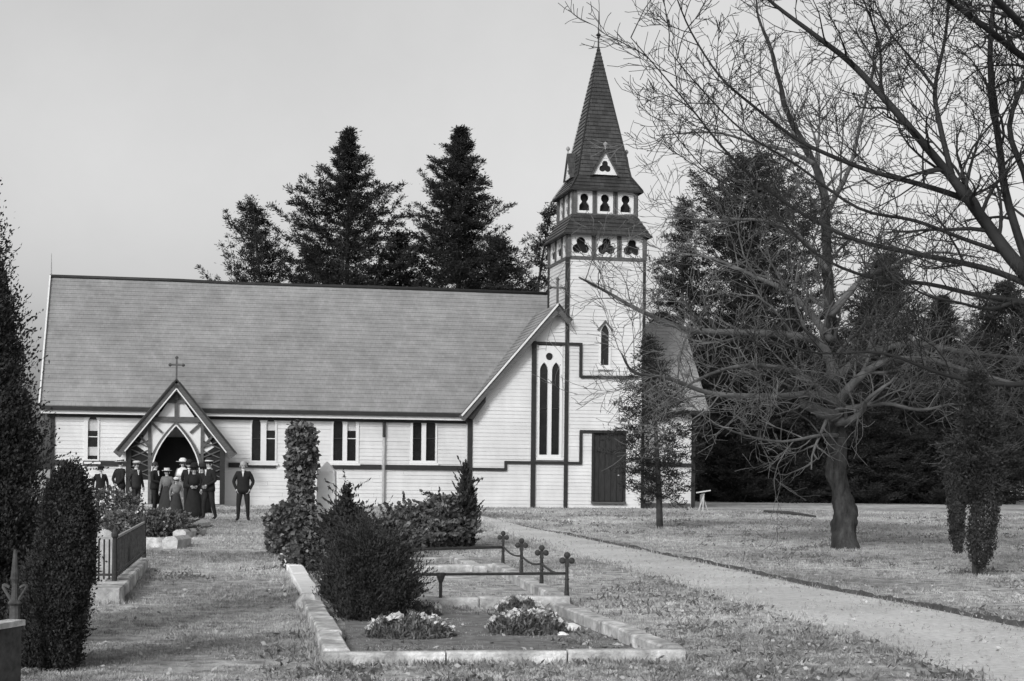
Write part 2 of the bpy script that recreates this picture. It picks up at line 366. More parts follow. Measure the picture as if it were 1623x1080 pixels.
# --- nave: wall with window openings
NV = PJ
wins = []; holes = []
for (xa, xb, la, lb) in ((396, 439, (399, 413), (422, 436)), (525, 569, (528, 543), (550, 564)), (650, 693, (654, 668), (675, 690))):
    u0, z0 = fac(xa, 734, NV); u1, z1 = fac(xb, 659, NV); z1 = min(z1, EZ - .1)
    ls = [((fac(p, 700, NV)[0] + fac(q, 700, NV)[0]) / 2, fac(q, 700, NV)[0] - fac(p, 700, NV)[0], z0 + .1, z1 - .04) for p, q in (la, lb)]
    wins.append(((u0, u1, z0, z1), ls)); holes.append((u0, u1, z0, z1))
u0, z0 = fac(133, 732, NV); u1, z1 = fac(158, 655, NV); z1 = min(z1, EZ - .1)
ul = fac(147, 700, NV)[0]; wins.append(((u0, u1, z0, z1), [(ul, .38, z0 + .1, z1 - .05)])); holes.append((u0, u1, z0, z1))
b = MB(); boards(b, -NL, 0.0, 0.25, EZ + .05, NV, holes)
b.face((0, NV, 0), (0, NV, EZ), (0, 0, EZ), (0, 0, 0))
boards(b, 0, 2 * WN, .25, EZ, 0, pos=lambda u, vv, z: (-NL + vv, NV + 2 * WN - u, z))
boards(b, 0, 2 * WN, EZ, RZ - .05, 0, clip=lambda z: ((z - EZ) / KN, 2 * WN - (z - EZ) / KN), pos=lambda u, vv, z: (-NL + vv, NV + 2 * WN - u, z))
kind(P('nave_wall', b, paint, recalc=False), 'stuff')
b = MB(); b.box((-NL - .03, NV - .035, -.2), (-.002, NV + .1, .25)); b.box((-NL - .035, NV + .1, -.2), (-NL + .1, NV + 2 * WN, .25)); P('plinth', b, paint)
bl = [[(1, wins[0][1][1][2] + 1.25, wins[0][1][1][2] + 1.62)], [(1, wins[1][1][1][2] + 1.25, wins[1][1][1][2] + 1.72)], [], [(0, wins[3][1][0][2] + 1.15, wins[3][1][0][2] + 1.6), (0, wins[3][1][0][2] + .15, wins[3][1][0][2] + .5)]]
for w_, bb in zip(wins, bl): window(w_[0], w_[1], NV, blinds=bb)
for (a, c) in ((80, 106), (133, 200), (362, 437), (527, 604), (611, 735)): band(a, 733.5 + (a - 80) * .0135, c, 733.5 + (c - 80) * .0135, NV, th=.20)
ud = fac(608, 700, NV)[0]
b = MB(); b.tube([(ud, NV - .14, EZ - .35), (ud, NV - .12, .45), (ud, NV - .12, .12), (ud, NV - .3, .02)], .055, 8); dp = P('downpipe', b, lead, smooth=True)
b = MB(); b.tube([(ud, NV - .13, EZ - .25), (ud, NV - .13, EZ - 1.35)], .065, 8); P('pipe_head', b, trim, dp)
b = MB(); b.box((-NL - .06, NV - .07, .25), (-NL + .10, NV + .12, EZ - .4)); P('corner_board', b, trim)
b = MB(); b.prism([(-NL - .06, NV - .02, EZ - 1.7), (-NL - .06, NV - .02, EZ - .5), (-NL - .45, NV - .02, EZ - .5)], (0, .12, 0)); P('eave_bracket', b, timber)
# --- nave roof
def slope(b, u0, u1, v_e, z_e, v_r, z_r, rows, th=.018, thick=.09):
    b.lap((u0, v_e, z_e), (u1, v_e, z_e), (u0, v_r, z_r), (u1, v_r, z_r), rows, th)
    b.face((u0, v_e, z_e - thick), (u0, v_r, z_r - thick), (u1, v_r, z_r - thick), (u1, v_e, z_e - thick))
    b.face((u0, v_e, z_e - thick), (u0, v_e, z_e), (u0, v_r, z_r), (u0, v_r, z_r - thick)); b.face((u1, v_e, z_e), (u1, v_e, z_e - thick), (u1, v_r, z_r - thick), (u1, v_r, z_r))
    b.face((u0, v_e, z_e), (u0, v_e, z_e - thick), (u1, v_e, z_e - thick), (u1, v_e, z_e))
zE = EZ - OV * KN * .55
b = MB(); slope(b, -NL - OV, UT + .6, NV - OV, zE + .02, NV + WN, RZ, 30)
slope(b, UT + .6, -NL - OV, NV + 2 * WN + OV, zE + .02, NV + WN, RZ, 30)
kind(P('nave_roof', b, roofm, recalc=False), 'stuff')
b = MB(); b.tube([(-NL - OV - .05, NV + WN, RZ + .02), (-12, NV + WN, RZ + .03), (-9.2, NV + WN, RZ - .02), (-4, NV + WN, RZ + .03), (UT + .3, NV + WN, RZ + .02)], .085, 8); P('ridge_cap', b, trim, smooth=True)
b = MB(); b.box((-NL - OV, NV - OV - .13, zE - .16), (-.32, NV - OV - .01, zE + .0)); P('gutter', b, trim)
b = MB(); b.box((-NL - OV + .02, NV - OV, zE - .30), (-.32, NV - OV + .04, zE - .165)); P('fascia', b, sash)
b = MB(); b.box((-NL - .2, NV - .10, zE - .42), (-.05, NV - .03, zE - .31)); P('eave_mould', b, trim)
b = MB(); b.box((-NL - .2, NV - OV + .03, zE - .30), (-.05, NV - .02, zE - .27)); P('soffit', b, sash)
b = MB()
b.bar((-NL - OV - .04, NV - OV, zE - .02), (-NL - OV - .04, NV + WN, RZ - .02), .06, .26); P('barge_board', b, sash)
b = MB(); b.tube([(-NL - OV, NV + WN, RZ), (-NL - OV, NV + WN, RZ + 1.0)], [.03, .012], 6); P('gable_finial', b, lead)
# --- transept gable
KG = (GZ - EZ) / GH
wu0, wz0 = fac(851.5, 726, 0); wu1, wz1 = fac(891.5, 549, 0)
def tl(x0, x1, y0, y1):
    (a, c), (d, e) = fac(x0, y1, 0), fac(x1, y0, 0); return ((a + d) / 2, d - a, c, e)
lts = [tl(854, 868.5, 575, 721), tl(873, 887.5, 575, 721)]
ro = fac(870.5, 565.5, 0) + (.16,)
b = MB(); boards(b, 0, UT, .02, EZ, 0, [(wu0, wu1, wz0, wz1)])
boards(b, 0, UT, EZ, GZ, 0, [(wu0, wu1, wz0, wz1)], clip=lambda z: ((z - EZ) / KG, 2 * GH - (z - EZ) / KG))
boards(b, 0, PJ, .02, EZ, 0, pos=lambda u, vv, z: (vv, PJ - u, z))
kind(P('transept_wall', b, paint, recalc=False), 'stuff')
window((wu0, wu1, wz0, wz1), lts, 0, roundel=ro)
b = MB(); b.box((-.06, -.06, .0), (.13, .1, EZ - .25)); P('corner_board', b, trim)
b = MB(); b.prism([(-.02, -.05, EZ - .8), (-.02, -.05, EZ - .1), (-.4, -.05, EZ - .32)], (0, .15, 0)); P('eave_bracket', b, trim)
for l in ((846, 541, 844, 805), ): band(*l, 0, th=.17)
for l in ((846, 544, 921, 546), (741, 743.5, 802, 744.5), (801, 733, 921, 734.5), (920, 597.5, 1010, 598.5), (919, 684, 990, 685)): band(*l, 0, th=.12, proud=.045)
for l in ((801, 731, 801, 746), (920, 544, 920, 598), (920, 683, 920, 736)): band(*l, 0, th=.10, proud=.047)
FV = -.42                                     # roof overhang in front of the gable
def rake(u, z, du, dz): return (u + du, FV, z + dz)
zt = EZ - .3 * KG
b = MB(); b.lap((-.32, 4.8, zt), (-.32, FV, zt), (GH, 4.8, GZ + .1), (GH, FV, GZ + .1), 28, .018)
b.lap((UT + .02, FV, GZ + .1 - (UT - GH) * KG), (UT + .02, 4.8, GZ + .1 - (UT - GH) * KG), (GH, FV, GZ + .1), (GH, 4.8, GZ + .1), 4, .018)
b.face((-.32, FV, zt - .08), (GH, FV, GZ + .02), (GH, 4.8, GZ + .02), (-.32, 4.8, zt - .08))
kind(P('transept_roof', b, roofy, recalc=False), 'stuff')
for s in (0, 1):
    e = (-.42, zt - .12) if s == 0 else (UT + .02, GZ - (UT - GH) * KG + .02)
    b = MB(); b.bar((e[0], FV - .03, e[1] - .08), (GH, FV - .03, GZ - .06), .06, .30); P('barge_board', b, timber)
    b = MB(); b.bar((e[0], FV - .07, e[1] + .05), (GH, FV - .07, GZ + .09), .10, .07); P('barge_moulding', b, sash if s == 0 else trim)
b = MB(); b.prism([(-.3, FV + .05, zt - .1), (.62, FV + .05, zt + 1.02), (.62, FV + .05, zt + .52), (.1, FV + .05, zt - .22)], (0, .3, 0)); P('eave_panel', b, trim)
b = MB(); b.prism([(GH - .25, FV + .02, GZ - .42), (GH, FV + .02, GZ - .12), (GH + .25, FV + .02, GZ - .42)], (0, .06, 0)); P('gable_spandrel', b, timber)
def cross(b, u, v, z, h, t=.05):
    b.bar((u, v, z), (u, v, z + h), t, t); b.bar((u - h * .3, v, z + h * .66), (u + h * .3, v, z + h * .66), t * .9, t * .9)
    for q in ((u - h * .3, z + h * .66), (u + h * .3, z + h * .66), (u, z + h)): b.lathe([(t * .3, -t), (t * 1.1, 0), (t * .3, t)], (q[0], v, q[1]), 8)
b = MB(); cross(b, GH, FV + .1, GZ + .1, 1.05, .085); P('gable_cross', b, timber)
# --- tower
dw = (fac(941, 700, 0)[0], fac(988.5, 700, 0)[0], fac(960, 796, 0)[1] + .02, fac(960, 686, 0)[1])
lw = fac(958.5, 550, 0)[0]; lz0, lz1 = fac(958, 582, 0)[1], fac(958, 514, 0)[1]
hs = [dw, (lw - .24, lw + .24, lz0, lz1)]
b = MB(); boards(b, UT, UT + TW, .02, TH, 0, hs)
boards(b, 0, TW, .02, TH, 0, pos=lambda u, vv, z: (UT + vv, TW - u, z))
boards(b, 0, TW, .02, TH, 0, pos=lambda u, vv, z: (UT + TW - vv, u, z))
boards(b, 0, TW, .02, TH, 0, pos=lambda u, vv, z: (UT + TW - u, TW - vv, z))
tw = kind(P('tower', b, paint, recalc=False), 'stuff')
window((lw - .26, lw + .26, lz0 - .03, lz1 + .04), [(lw, .36, lz0 + .08, lz1 - .03)], 0, parent=church)
b = MB(); b.prism([(lw - .36, -.12, lz1 - .25), (lw, -.12, lz1 + .16), (lw + .36, -.12, lz1 - .25), (lw + .3, -.12, lz1 - .3), (lw, -.12, lz1 + .06), (lw - .3, -.12, lz1 - .3)], (0, .1, 0)); P('window_hood', b, timber)
for (uu, wd) in ((UT, .13), (UT + TW, .09)):
    b = MB(); b.box((uu - wd / 2 - .03, -.075, .01), (uu + wd / 2, .09, TH)); P('corner_board', b, trim)
b = MB(); b.box((UT - .07, TW - .1, 6), (UT + .05, TW + .06, TH)); P('corner_board', b, trim)
b = MB(); b.box((dw[0], .10, dw[2]), (dw[1], .14, dw[3])); dr = P('door', b, trim)
for k in range(5):
    s = (dw[1] - dw[0]) / 5; b = MB(); b.box((dw[0] + k * s + .012, .075, dw[2] + .02), (dw[0] + (k + 1) * s - .012, .102, dw[3] - .02)); P('plank', b, mat('door_plank', .022, var=.5, scale=4, stretch=(3, 3, .6), rough=.6) if k == 0 else MATS['door_plank'], dr)
b = MB(); b.lathe([(.03, 0), (.045, .03), (.02, .06)], (dw[1] - .2, .06, dw[2] + 1.1), 8); P('handle', b, lead, dr)
b = MB(); b.box((dw[0] - .1, -.16, dw[2] - .10), (dw[1] + .1, .1, dw[2] - .01)); P('door_sill', b, timber)
for (a, c, z0, z1) in ((dw[0] - .09, dw[0], dw[2], dw[3] + .1), (dw[1], dw[1] + .09, dw[2], dw[3] + .1)):
    b = MB(); b.box((a, -.05, z0), (c, .1, z1)); P('door_jamb', b, trim)
# belfry: two tiers, skirt roof, spire
UC, VC = UT + TW / 2, TW / 2
def ring(b, h, z): return [(UC - h, VC - h, z), (UC + h, VC - h, z), (UC + h, VC + h, z), (UC - h, VC + h, z)]
def frustum(b, h0, z0, h1, z1, rows, th=.03):
    a, c = ring(b, h0, z0), ring(b, h1, z1)
    for k in range(4): b.lap(a[k], a[(k + 1) % 4], c[k], c[(k + 1) % 4], rows, th)
def tier(h, z0, z1, n, shape, nm):
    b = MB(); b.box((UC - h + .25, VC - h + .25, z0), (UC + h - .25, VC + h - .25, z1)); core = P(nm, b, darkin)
    for side in range(4):
        w = 2 * h / n
        rot = Matrix.Translation((UC, VC, 0)) @ Matrix.Rotation(side * math.pi / 2, 4, 'Z')
        for k in range(n):
            u = -h + w * (k + .5); zc = (z0 + z1) / 2; r = (z1 - z0) * .36
            hole = trefoil(u, zc - r * .1, r) if shape == 't' else keyhole(u, zc, r * .92)
            b = MB(); b.plate([(u - w / 2 + .1, z0 + .07), (u + w / 2 - .1, z0 + .07), (u + w / 2 - .1, z1 - .07), (u - w / 2 + .1, z1 - .07)], [hole], -h + .02, .08)
            b.v = [tuple(rot @ Vector(p)) for p in b.v]; P('trefoil_panel', b, sash, core, recalc=False)
        b = MB()
        for k in range(n + 1):
            u = -h + w * k; ww = .075 if 0 < k < n else .06
            for du in (-.05, .05): b.box((u + du - .038, -h - .03, z0), (u + du + .038, -h + .1, z1))
        b.box((-h - .05, -h - .04, z0 - .07), (h + .05, -h + .1, z0 + .075)); b.box((-h - .04, -h - .035, z1 - .075), (h + .04, -h + .1, z1 + .02))
        b.v = [tuple(rot @ Vector(p)) for p in b.v]; P('tier_frame', b, timber, core)
T1, T2, T3, T4 = TH, 11.78, 12.60, 13.72
tier(TW / 2, T1, T2, 3, 't', 'belfry_tier'); tier(1.38, T3, T4, 3, 'k', 'belfry_tier')
b = MB(); frustum(b, 1.92, T2 - .06, 1.42, T3 + .02, 5); a = ring(b, 1.92, T2 - .06); b.face(*reversed(a)); kind(P('skirt_roof', b, spirem, recalc=False), 'stuff')
for k in range(4):
    a = ring(None, 1.94, T2 - .09); b = MB(); b.bar(a[k], a[(k + 1) % 4], .06, .07); P('eave_board', b, trim)
b = MB(); frustum(b, 1.60, T4 - .04, 1.18, T4 + .62, 4); frustum(b, 1.18, T4 + .62, .02, 20.25, 34); a = ring(b, 1.60, T4 - .04); b.face(*reversed(a)); kind(P('spire', b, spirem, recalc=False), 'stuff')
for k in range(4):
    a = ring(None, 1.62, T4 - .07); b = MB(); b.bar(a[k], a[(k + 1) % 4], .05, .07); P('eave_board', b, trim)
    a0, a1 = Vector(ring(None, 1.60, T4 - .02)[k]), Vector(ring(None, 1.19, T4 + .64)[k]); b = MB(); b.tube([a0, a1, Vector((UC, VC, 20.25))], [.05, .045, .03], 6); P('spire_hip', b, trim if k in (0, 1) else lead, smooth=True)
b = MB(); b.tube([(UC, VC, 20.2), (UC, VC, 21.75)], [.04, .012], 6); b.lathe([(.03, -.16), (.07, -.1), (.05, -.05), (.13, 0), (.05, .07), (.02, .15)], (UC, VC, 20.75), 10); P('spire_finial', b, iron)
for side in range(4):                          # small triangular dormers
    rot = Matrix.Translation((UC, VC, 0)) @ Matrix.Rotation(side * math.pi / 2, 4, 'Z')
    z0 = T4 + .66; f = -1.30; hw, hh = .55, .98; tri = [(-hw, z0), (hw, z0), (0, z0 + hh)]
    def Q(b, nm, m, par=church, **kw):
        b.v = [tuple(rot @ Vector(p)) for p in b.v]; return P(nm, b, m, par, **kw)
    b = MB(); b.plate(tri, [trefoil(0, z0 + .33, .27)], f, .06); dm = Q(b, 'dormer', sash, recalc=False)
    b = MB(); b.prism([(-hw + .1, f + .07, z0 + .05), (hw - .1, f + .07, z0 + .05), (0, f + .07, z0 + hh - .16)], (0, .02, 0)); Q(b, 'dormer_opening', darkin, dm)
    for s in (-1, 1):
        b = MB(); b.prism([(s * (hw + .10), f - .08, z0 - .06), (s * (hw + .02), f - .08, z0 - .06), (0, f - .08, z0 + hh - .02), (0, f - .08, z0 + hh + .12)], (0, 1.0, .1)); Q(b, 'dormer_roof', spirem, dm)
    b = MB(); b.lathe([(.02, 0), (.03, .12), (.09, .2), (.09, .26), (.02, .33)], (0, f - .03, z0 + hh + .1), 8); Q(b, 'dormer_finial', lead, dm)
# --- chancel to the right of the tower
CV = 1.6
ue = fac(1124, 650, CV - .4)[0]; uw = fac(1100, 700, CV)[0]; cez = fac(1124, 650, CV - .4)[1] + .25; crz = fac(1094, 516, CV + 3.3)[1]
b = MB(); boards(b, UT + TW - .02, uw, .02, cez + .1, CV); boards(b, 0, 6.6, .02, cez, 0, pos=lambda u, vv, z: (uw - vv, CV + u, z)); boards(b, 0, 6.6, cez, crz, 0, clip=lambda z: ((z - cez) * 3.3 / (crz - cez), 6.6 - (z - cez) * 3.3 / (crz - cez)), pos=lambda u, vv, z: (uw - vv, CV + u, z)); kind(P('chancel_wall', b, paint, recalc=False), 'stuff')
b = MB(); slope(b, UT + TW - .1, ue, CV - .4, cez - .3, CV + 3.3, crz, 24); slope(b, ue, UT + TW - .1, CV + 7, cez - .3, CV + 3.3, crz, 24); kind(P('chancel_roof', b, roofm, recalc=False), 'stuff')
b = MB(); b.box((UT + TW, CV - .52, cez - .46), (ue, CV - .4, cez - .30)); P('gutter', b, trim)
b = MB(); b.box((uw - .12, CV - .06, 0), (uw + .05, CV + .1, cez - .2)); P('corner_board', b, trim)
band(1024, 737, 1098, 737.5, CV, th=.16)
b = MB(); b.box((UT + TW + .05, CV - .5, -.1), (uw - .3, CV - .05, .22)); P('plinth', b, timber)
# --- porch
PV = PJ - 1.5
pu = fac(279.5, 640, PV)[0]
pz = lambda y: fac(280, y, PV)[1]
pk = lambda x: fac(x, 700, PV)[0] - pu
AP, EV, HW = pz(605), pz(716), 2.22
b = MB()
def slope2(b, s):
    q = [(pu, PV - .3, AP + .02), (pu + s * HW, PV - .3, EV + .02), (pu + s * HW, PJ + .4, EV + .02), (pu, PJ + .4, AP + .02)]
    b.lap(q[1], q[2], q[0], q[3], 14, .018) if s > 0 else b.lap(q[2], q[1], q[3], q[0], 14, .018)
    b.face(*[(x, y, z - .07) for x, y, z in q])
slope2(b, 1); slope2(b, -1)
porch = kind(P('porch_roof', b, roofy, recalc=False), 'stuff')
def PP(nm, b, m): return P(nm, b, m, porch)
kp = (AP - EV) / HW
for s in (-1, 1):
    b = MB(); b.bar((pu + s * (HW + .06), PV - .34, EV - .16), (pu, PV - .34, AP - .12), .07, .34); PP('barge_board', b, timber)
    b = MB(); b.bar((pu + s * (HW + .06), PV - .38, EV + .02), (pu, PV - .38, AP + .06), .12, .06); PP('barge_moulding', b, trim)
    b = MB(); b.bar((pu + s * (HW - .25), PV - .385, EV - .02), (pu, PV - .385, AP - .30), .05, .045); PP('barge_moulding', b, sash)
    b = MB(); b.box((pu + s * 1.83 - .1, PV - .09, .0), (pu + s * 1.83 + .1, PV + .11, EV + .35)); PP('porch_post', b, trim)
    b = MB(); b.box((pu + s * 1.02 - .06, PV - .07, 1.5), (pu + s * 1.02 + .06, PV + .05, pz(668))); PP('strut', b, timber)
    b = MB(); b.bar((pu + s * .92, PV - .05, pz(672)), (pu + s * .55, PV - .05, pz(686)), .06, .09); PP('brace', b, timber)
    b = MB(); b.bar((pu + s * 1.05, PV - .05, pz(708)), (pu + s * 1.4, PV - .05, pz(692)), .06, .09); PP('brace', b, timber)
    # lattice over a side panel; the porch's shade is put into its near-black colour
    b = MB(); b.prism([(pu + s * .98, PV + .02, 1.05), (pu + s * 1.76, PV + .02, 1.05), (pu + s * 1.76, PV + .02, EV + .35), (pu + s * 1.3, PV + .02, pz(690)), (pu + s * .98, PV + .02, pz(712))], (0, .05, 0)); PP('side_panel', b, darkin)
    for k in range(4):
        z = 1.2 + k * .38
        for d in (-1, 1):
            b = MB(); b.bar((pu + s * 1.02, PV + (-.02 if d > 0 else -.045), z + (.3 if d > 0 else 0)), (pu + s * 1.72, PV + (-.02 if d > 0 else -.045), z + (0 if d > 0 else .3)), .025, .045); PP('lattice_slat', b, timber)
    b = MB(); boards(b, .98, 1.76, .12, 1.06, PV, pos=lambda u, vv, z: (pu + s * u, PV + vv * 1.0, z)); PP('side_boarding', b, paint)
    b = MB(); b.face((pu + s * 1.83, PV, 0), (pu + s * 1.83, PJ, 0), (pu + s * 1.83, PJ, EV + .5), (pu + s * 1.83, PV, EV + .5)); PP('side_wall', b, paint)
za = pz(674)
def arch(w, z0, z1, n=14):
    pts = []
    for k in range(n + 1): t = k / n; pts.append((pu + w * (1 - t ** 1.9), z0 + (z1 - z0) * t))
    return pts + [(2 * pu - x, z) for x, z in reversed(pts[:-1])]
inner = arch(.93, 1.35, za); outer = arch(1.07, 1.35, za + .16)
b = MB(); zi = pz(712)
b.plate([(pu - 1.75, zi - .05), (pu + 1.75, zi - .05), (pu + 1.75, EV + .1), (pu, AP - .4), (pu - 1.75, EV + .1)], [], PV + .01, .05) if False else None
ot = [q for q in arch(.95, 1.35, za + .02) if q[1] > zi - .2]
pl = [(pu - 1.50, pz(708)), (pu - 1.06, zi - .2)] + [(q[0], q[1]) for q in reversed(ot)] + [(pu + 1.06, zi - .2), (pu + 1.50, pz(708)), (pu, AP - .35)]
b.plate(pl, [], PV + .01, .04); PP('infill_panel', b, sash)
b = MB()
for i in range(len(inner) - 1):
    a, c, d, e = inner[i], inner[i + 1], outer[i + 1], outer[i]
    b.prism([(a[0], PV - .11, a[1]), (c[0], PV - .11, c[1]), (d[0], PV - .11, d[1]), (e[0], PV - .11, e[1])], (0, .14, 0))
PP('arch_rib', b, timber)
b = MB()
for i in range(len(inner) - 1):
    a, c = inner[i], inner[i + 1]; b.bar((a[0], PV - .13, a[1]), (c[0], PV - .13, c[1]), .04, .05)
PP('arch_bead', b, sash)
for s in (-1, 1):
    b = MB(); b.box((pu + s * .93, PV - .09, 0), (pu + s * 1.07, PV + .05, 1.36)); PP('arch_post', b, timber)
b = MB(); b.bar((pu - 1.2, PV - .065, pz(665)), (pu + 1.2, PV - .065, pz(665)), .09, .20); PP('collar_beam', b, timber)
b = MB(); b.box((pu - .07, PV - .09, pz(663)), (pu + .07, PV + .03, AP - .25)); PP('king_post', b, timber)
b = MB(); b.bar((pu - .42, PV - .055, pz(637)), (pu + .42, PV - .055, pz(637)), .07, .11); PP('upper_collar', b, timber)
b = MB(); b.prism([(pu - .4, PV - .03, pz(636)), (pu + .4, PV - .03, pz(636)), (pu, PV - .03, AP - .3)], (0, .03, 0)); PP('peak_panel', b, timber)
b = MB(); cross(b, pu, PV - .3, AP + .08, .85, .07); PP('porch_cross', b, timber)
b = MB(); b.box((pu - 1.95, PV - .45, -.2), (pu + 1.95, PJ, .09)); PP('porch_step', b, stone)
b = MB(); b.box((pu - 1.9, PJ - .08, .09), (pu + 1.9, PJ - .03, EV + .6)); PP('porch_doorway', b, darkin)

# ------------------------------------------------------------------ graves, laid out square with the church
def uvw(p, q, s, t): return p.lerp(q, s) + t
def kerb(par, p, q, w, h, seg, name='kerb_stone', m=stone, side=1):
    """a row of kerb stones from ground point p to q"""
    p, q = Vector(p), Vector(q); L = (q - p).length; n = max(1, round(L / seg)); t = (q - p).normalized(); nrm = Vector((-t.y, t.x, 0)) * side
    for k in range(n):
        a = p + t * (L * k / n + .008); c = p + t * (L * (k + 1) / n - .008); dz = R.uniform(-.012, .012); j = R.uniform(-.012, .012)
        b = MB(); ax, cx = a + nrm * j, c + nrm * (j + R.uniform(-.012, .012)); ch = .018
        sec = lambda o: [o + Vector((0, 0, -.1)), o + Vector((0, 0, h - ch + dz)), o + nrm * ch + Vector((0, 0, h + dz)), o + nrm * (w - ch) + Vector((0, 0, h + dz)), o + nrm * w + Vector((0, 0, h - ch + dz)), o + nrm * w + Vector((0, 0, -.1))]
        b.prism([Vector(v) for v in sec(ax)], cx - ax); b.build(name, m, par, recalc=True)
def root(name, label, cat): return thing(name, label, cat)
# plot in front: bed with a low kerb
A = gp(510, 1056); B = gp(1088, 1052); C = gp(903, 974); D_ = gp(445, 888); D1 = gp(490, 985)
g1 = root('grave_kerb', 'wide low stone kerb around a grassed grave bed with white flower tufts', 'grave')
kerb(g1, A + Vector((0, 0, 0)), B, .14, .11, 1.1)
kerb(g1, B + Vector((-.02, .15, 0)), C, .19, .14, 1.2)
b = MB(); q = [A + Vector((.2, .15, 0)), B + Vector((-.16, .13, 0)), C + Vector((-.12, -.05, 0)), gp(545, 973)]
b.face(*[(p.x, p.y, gz(p.y) + .02) for p in q]); b.build('bed', soil, g1)
lk = root('path_kerb', 'long row of pale worn kerb stones beside the grass walk', 'kerb')
kerb(lk, A + Vector((0, .18, 0)), gp(478, 960), .22, .13, 1.3, side=-1); kerb(lk, gp(476, 953), D_, .24, .12, 1.6, side=-1, m=marble)
b = MB(); p = gp(492, 968); b.lathe([(.17, -.05), (.17, .1), (.12, .16), (.1, .2)], p, 6); b.build('end_block', stone, lk, recalc=True)
# railed plot behind it
n1, n0 = gp(905, 964), gp(610, 966); f1, f0 = gp(798, 907), gp(610, 912)
g2 = root('railed_grave', 'grave plot with low iron rails and trefoil topped posts behind the flower bed', 'grave')
kerb(g2, n0, n1, .18, .13, 1.3); kerb(g2, n1 + Vector((-.02, .18, 0)), f1, .2, .14, 1.5); kerb(g2, f0, f1, .3, .12, 1.5, m=stone)
b = MB(); b.face(*[(p.x, p.y, gz(p.y) + .018) for p in (n0, n1, f1, f0)]); b.build('bed', grassm, g2)
def iron_post(par, p, h, s=1.0):
    b = MB(); b.lathe([(.06 * s, -.1), (.055 * s, .1), (.03 * s, .14), (.022 * s, h * .5), (.03 * s, h * .52), (.022 * s, h * .56), (.02 * s, h * .8), (.012, h * .82)], p, 8); po = b.build('rail_post', iron, par, smooth=False, recalc=True)
    b = MB(); c = p + Vector((0, 0, h * .9)); r = .05 * s
    for dx, dz in ((-.055, -.015), (.055, -.015), (0, .05)):
        b.lathe([(r * .35, -.03), (r * .8, -.018), (r * .8, .018), (r * .35, .03)], (0, 0, 0), 9)
        n = 9 * 4
        for i in range(len(b.v) - n, len(b.v)): x, y, z = b.v[i]; b.v[i] = (c.x + dx * s + x, c.y + z, c.z + dz * s + y)
    b.prism([c + Vector((-.03, -.015, -.09)), c + Vector((.03, -.015, -.09)), c + Vector((.02, -.015, .03)), c + Vector((-.02, -.015, .03))], (0, .03, 0))
    b.build('post_finial', iron, po, recalc=True)
pp = [gp(898, 962), gp(858, 942), gp(826, 926), gp(797, 906)]
tops = [.63, .62, .63, .62]
for p, h in zip(pp, tops): iron_post(g2, p, h)
def railz(p, z): return Vector((p.x, p.y, gz(p.y) + z))
b = MB(); b.tube([railz(pp[0], .40), railz(pp[0].lerp(n0, .5), .40), railz(n0, .40)], .018, 6); b.build('rail', iron, g2)
b = MB(); b.tube([railz(pp[3], .39), railz(pp[3].lerp(f0, .5), .385), railz(f0, .38)], .024, 6); b.build('rail', iron, g2)
for a, c in zip(pp, pp[1:]):
    b = MB(); b.tube([railz(a.lerp(c, t), .40 + .0 - .05 * math.sin(math.pi * t)) for t in (0, .2, .4, .6, .8, 1)], .015, 6); b.build('rail', iron, g2)
pm = gp(698, 965); b = MB(); b.lathe([(.05, -.05), (.045, .06), (.02, .1), (.02, .3), (.05, .38), (.05, .42)], pm, 8); b.build('rail_post', iron, g2, recalc=True)
pm = gp(640, 965); iron_post(g2, pm, .6)
# kerb of a further plot and a slanting slab
g3 = root('broken_kerb', 'pale kerb stones lying aslant beyond the iron rails', 'kerb')
kerb(g3, gp(772, 910), gp(728, 891), .2, .12, 3.0); kerb(g3, gp(728, 891), gp(650, 894), .16, .10, 2.0)
# flower tufts and pale stones on the front bed
def mound(name, label, px0, px1, py, h, seed, nf=60, dep=.35):
    rs = np.random.default_rng(seed); p0, p1 = gp(px0, py), gp(px1, py); L = (p1 - p0).length; c = (p0 + p1) / 2
    t = thing(name, label, 'plant', (c.x, c.y, gz(c.y)), group='flower tufts on the grave bed')
    n = 3800; x = rs.uniform(-1, 1, n); y = rs.uniform(-1, 1, n); ok = x * x + y * y < 1; x, y = x[ok], y[ok]
    top = h * np.sqrt(1 - x * x - y * y) * (1 + .3 * np.sin(x * 9 + seed)); z = top * rs.uniform(.1, 1.1, len(x))
    leaves(np.stack([x * L / 2, y * dep, z], 1), .075, .22, 'foliage', roseleaf, t, D=np.array([0, 0, 1.2]))
    x = rs.uniform(-.95, .95, nf); y = rs.uniform(-.3, .9, nf); z = h * np.sqrt(np.maximum(.03, 1 - x * x - y * y)) * 1.1 + .02
    f = np.repeat(np.stack([x * L / 2, y * dep, z], 1), 7, 0) + rs.normal(0, .013, (nf * 7, 3))
    kind(leaves(f, .045, .7, 'flowers', petal, t), 'stuff')
mound('flower_tuft', 'grey leafed flower tuft edged with white blooms beside the dark bush', 575, 722, 1012, .19, 1, 70)
mound('flower_tuft', 'dark flower tuft with white blooms next to the right hand kerb', 768, 902, 1006, .20, 2, 60)
mound('flower_tuft', 'small leafy tuft at foot of the near iron rail', 632, 700, 978, .12, 3, 22, .2)
mound('flower_tuft', 'sparse white flowers before the near iron rail', 785, 860, 974, .15, 4, 55, .15)
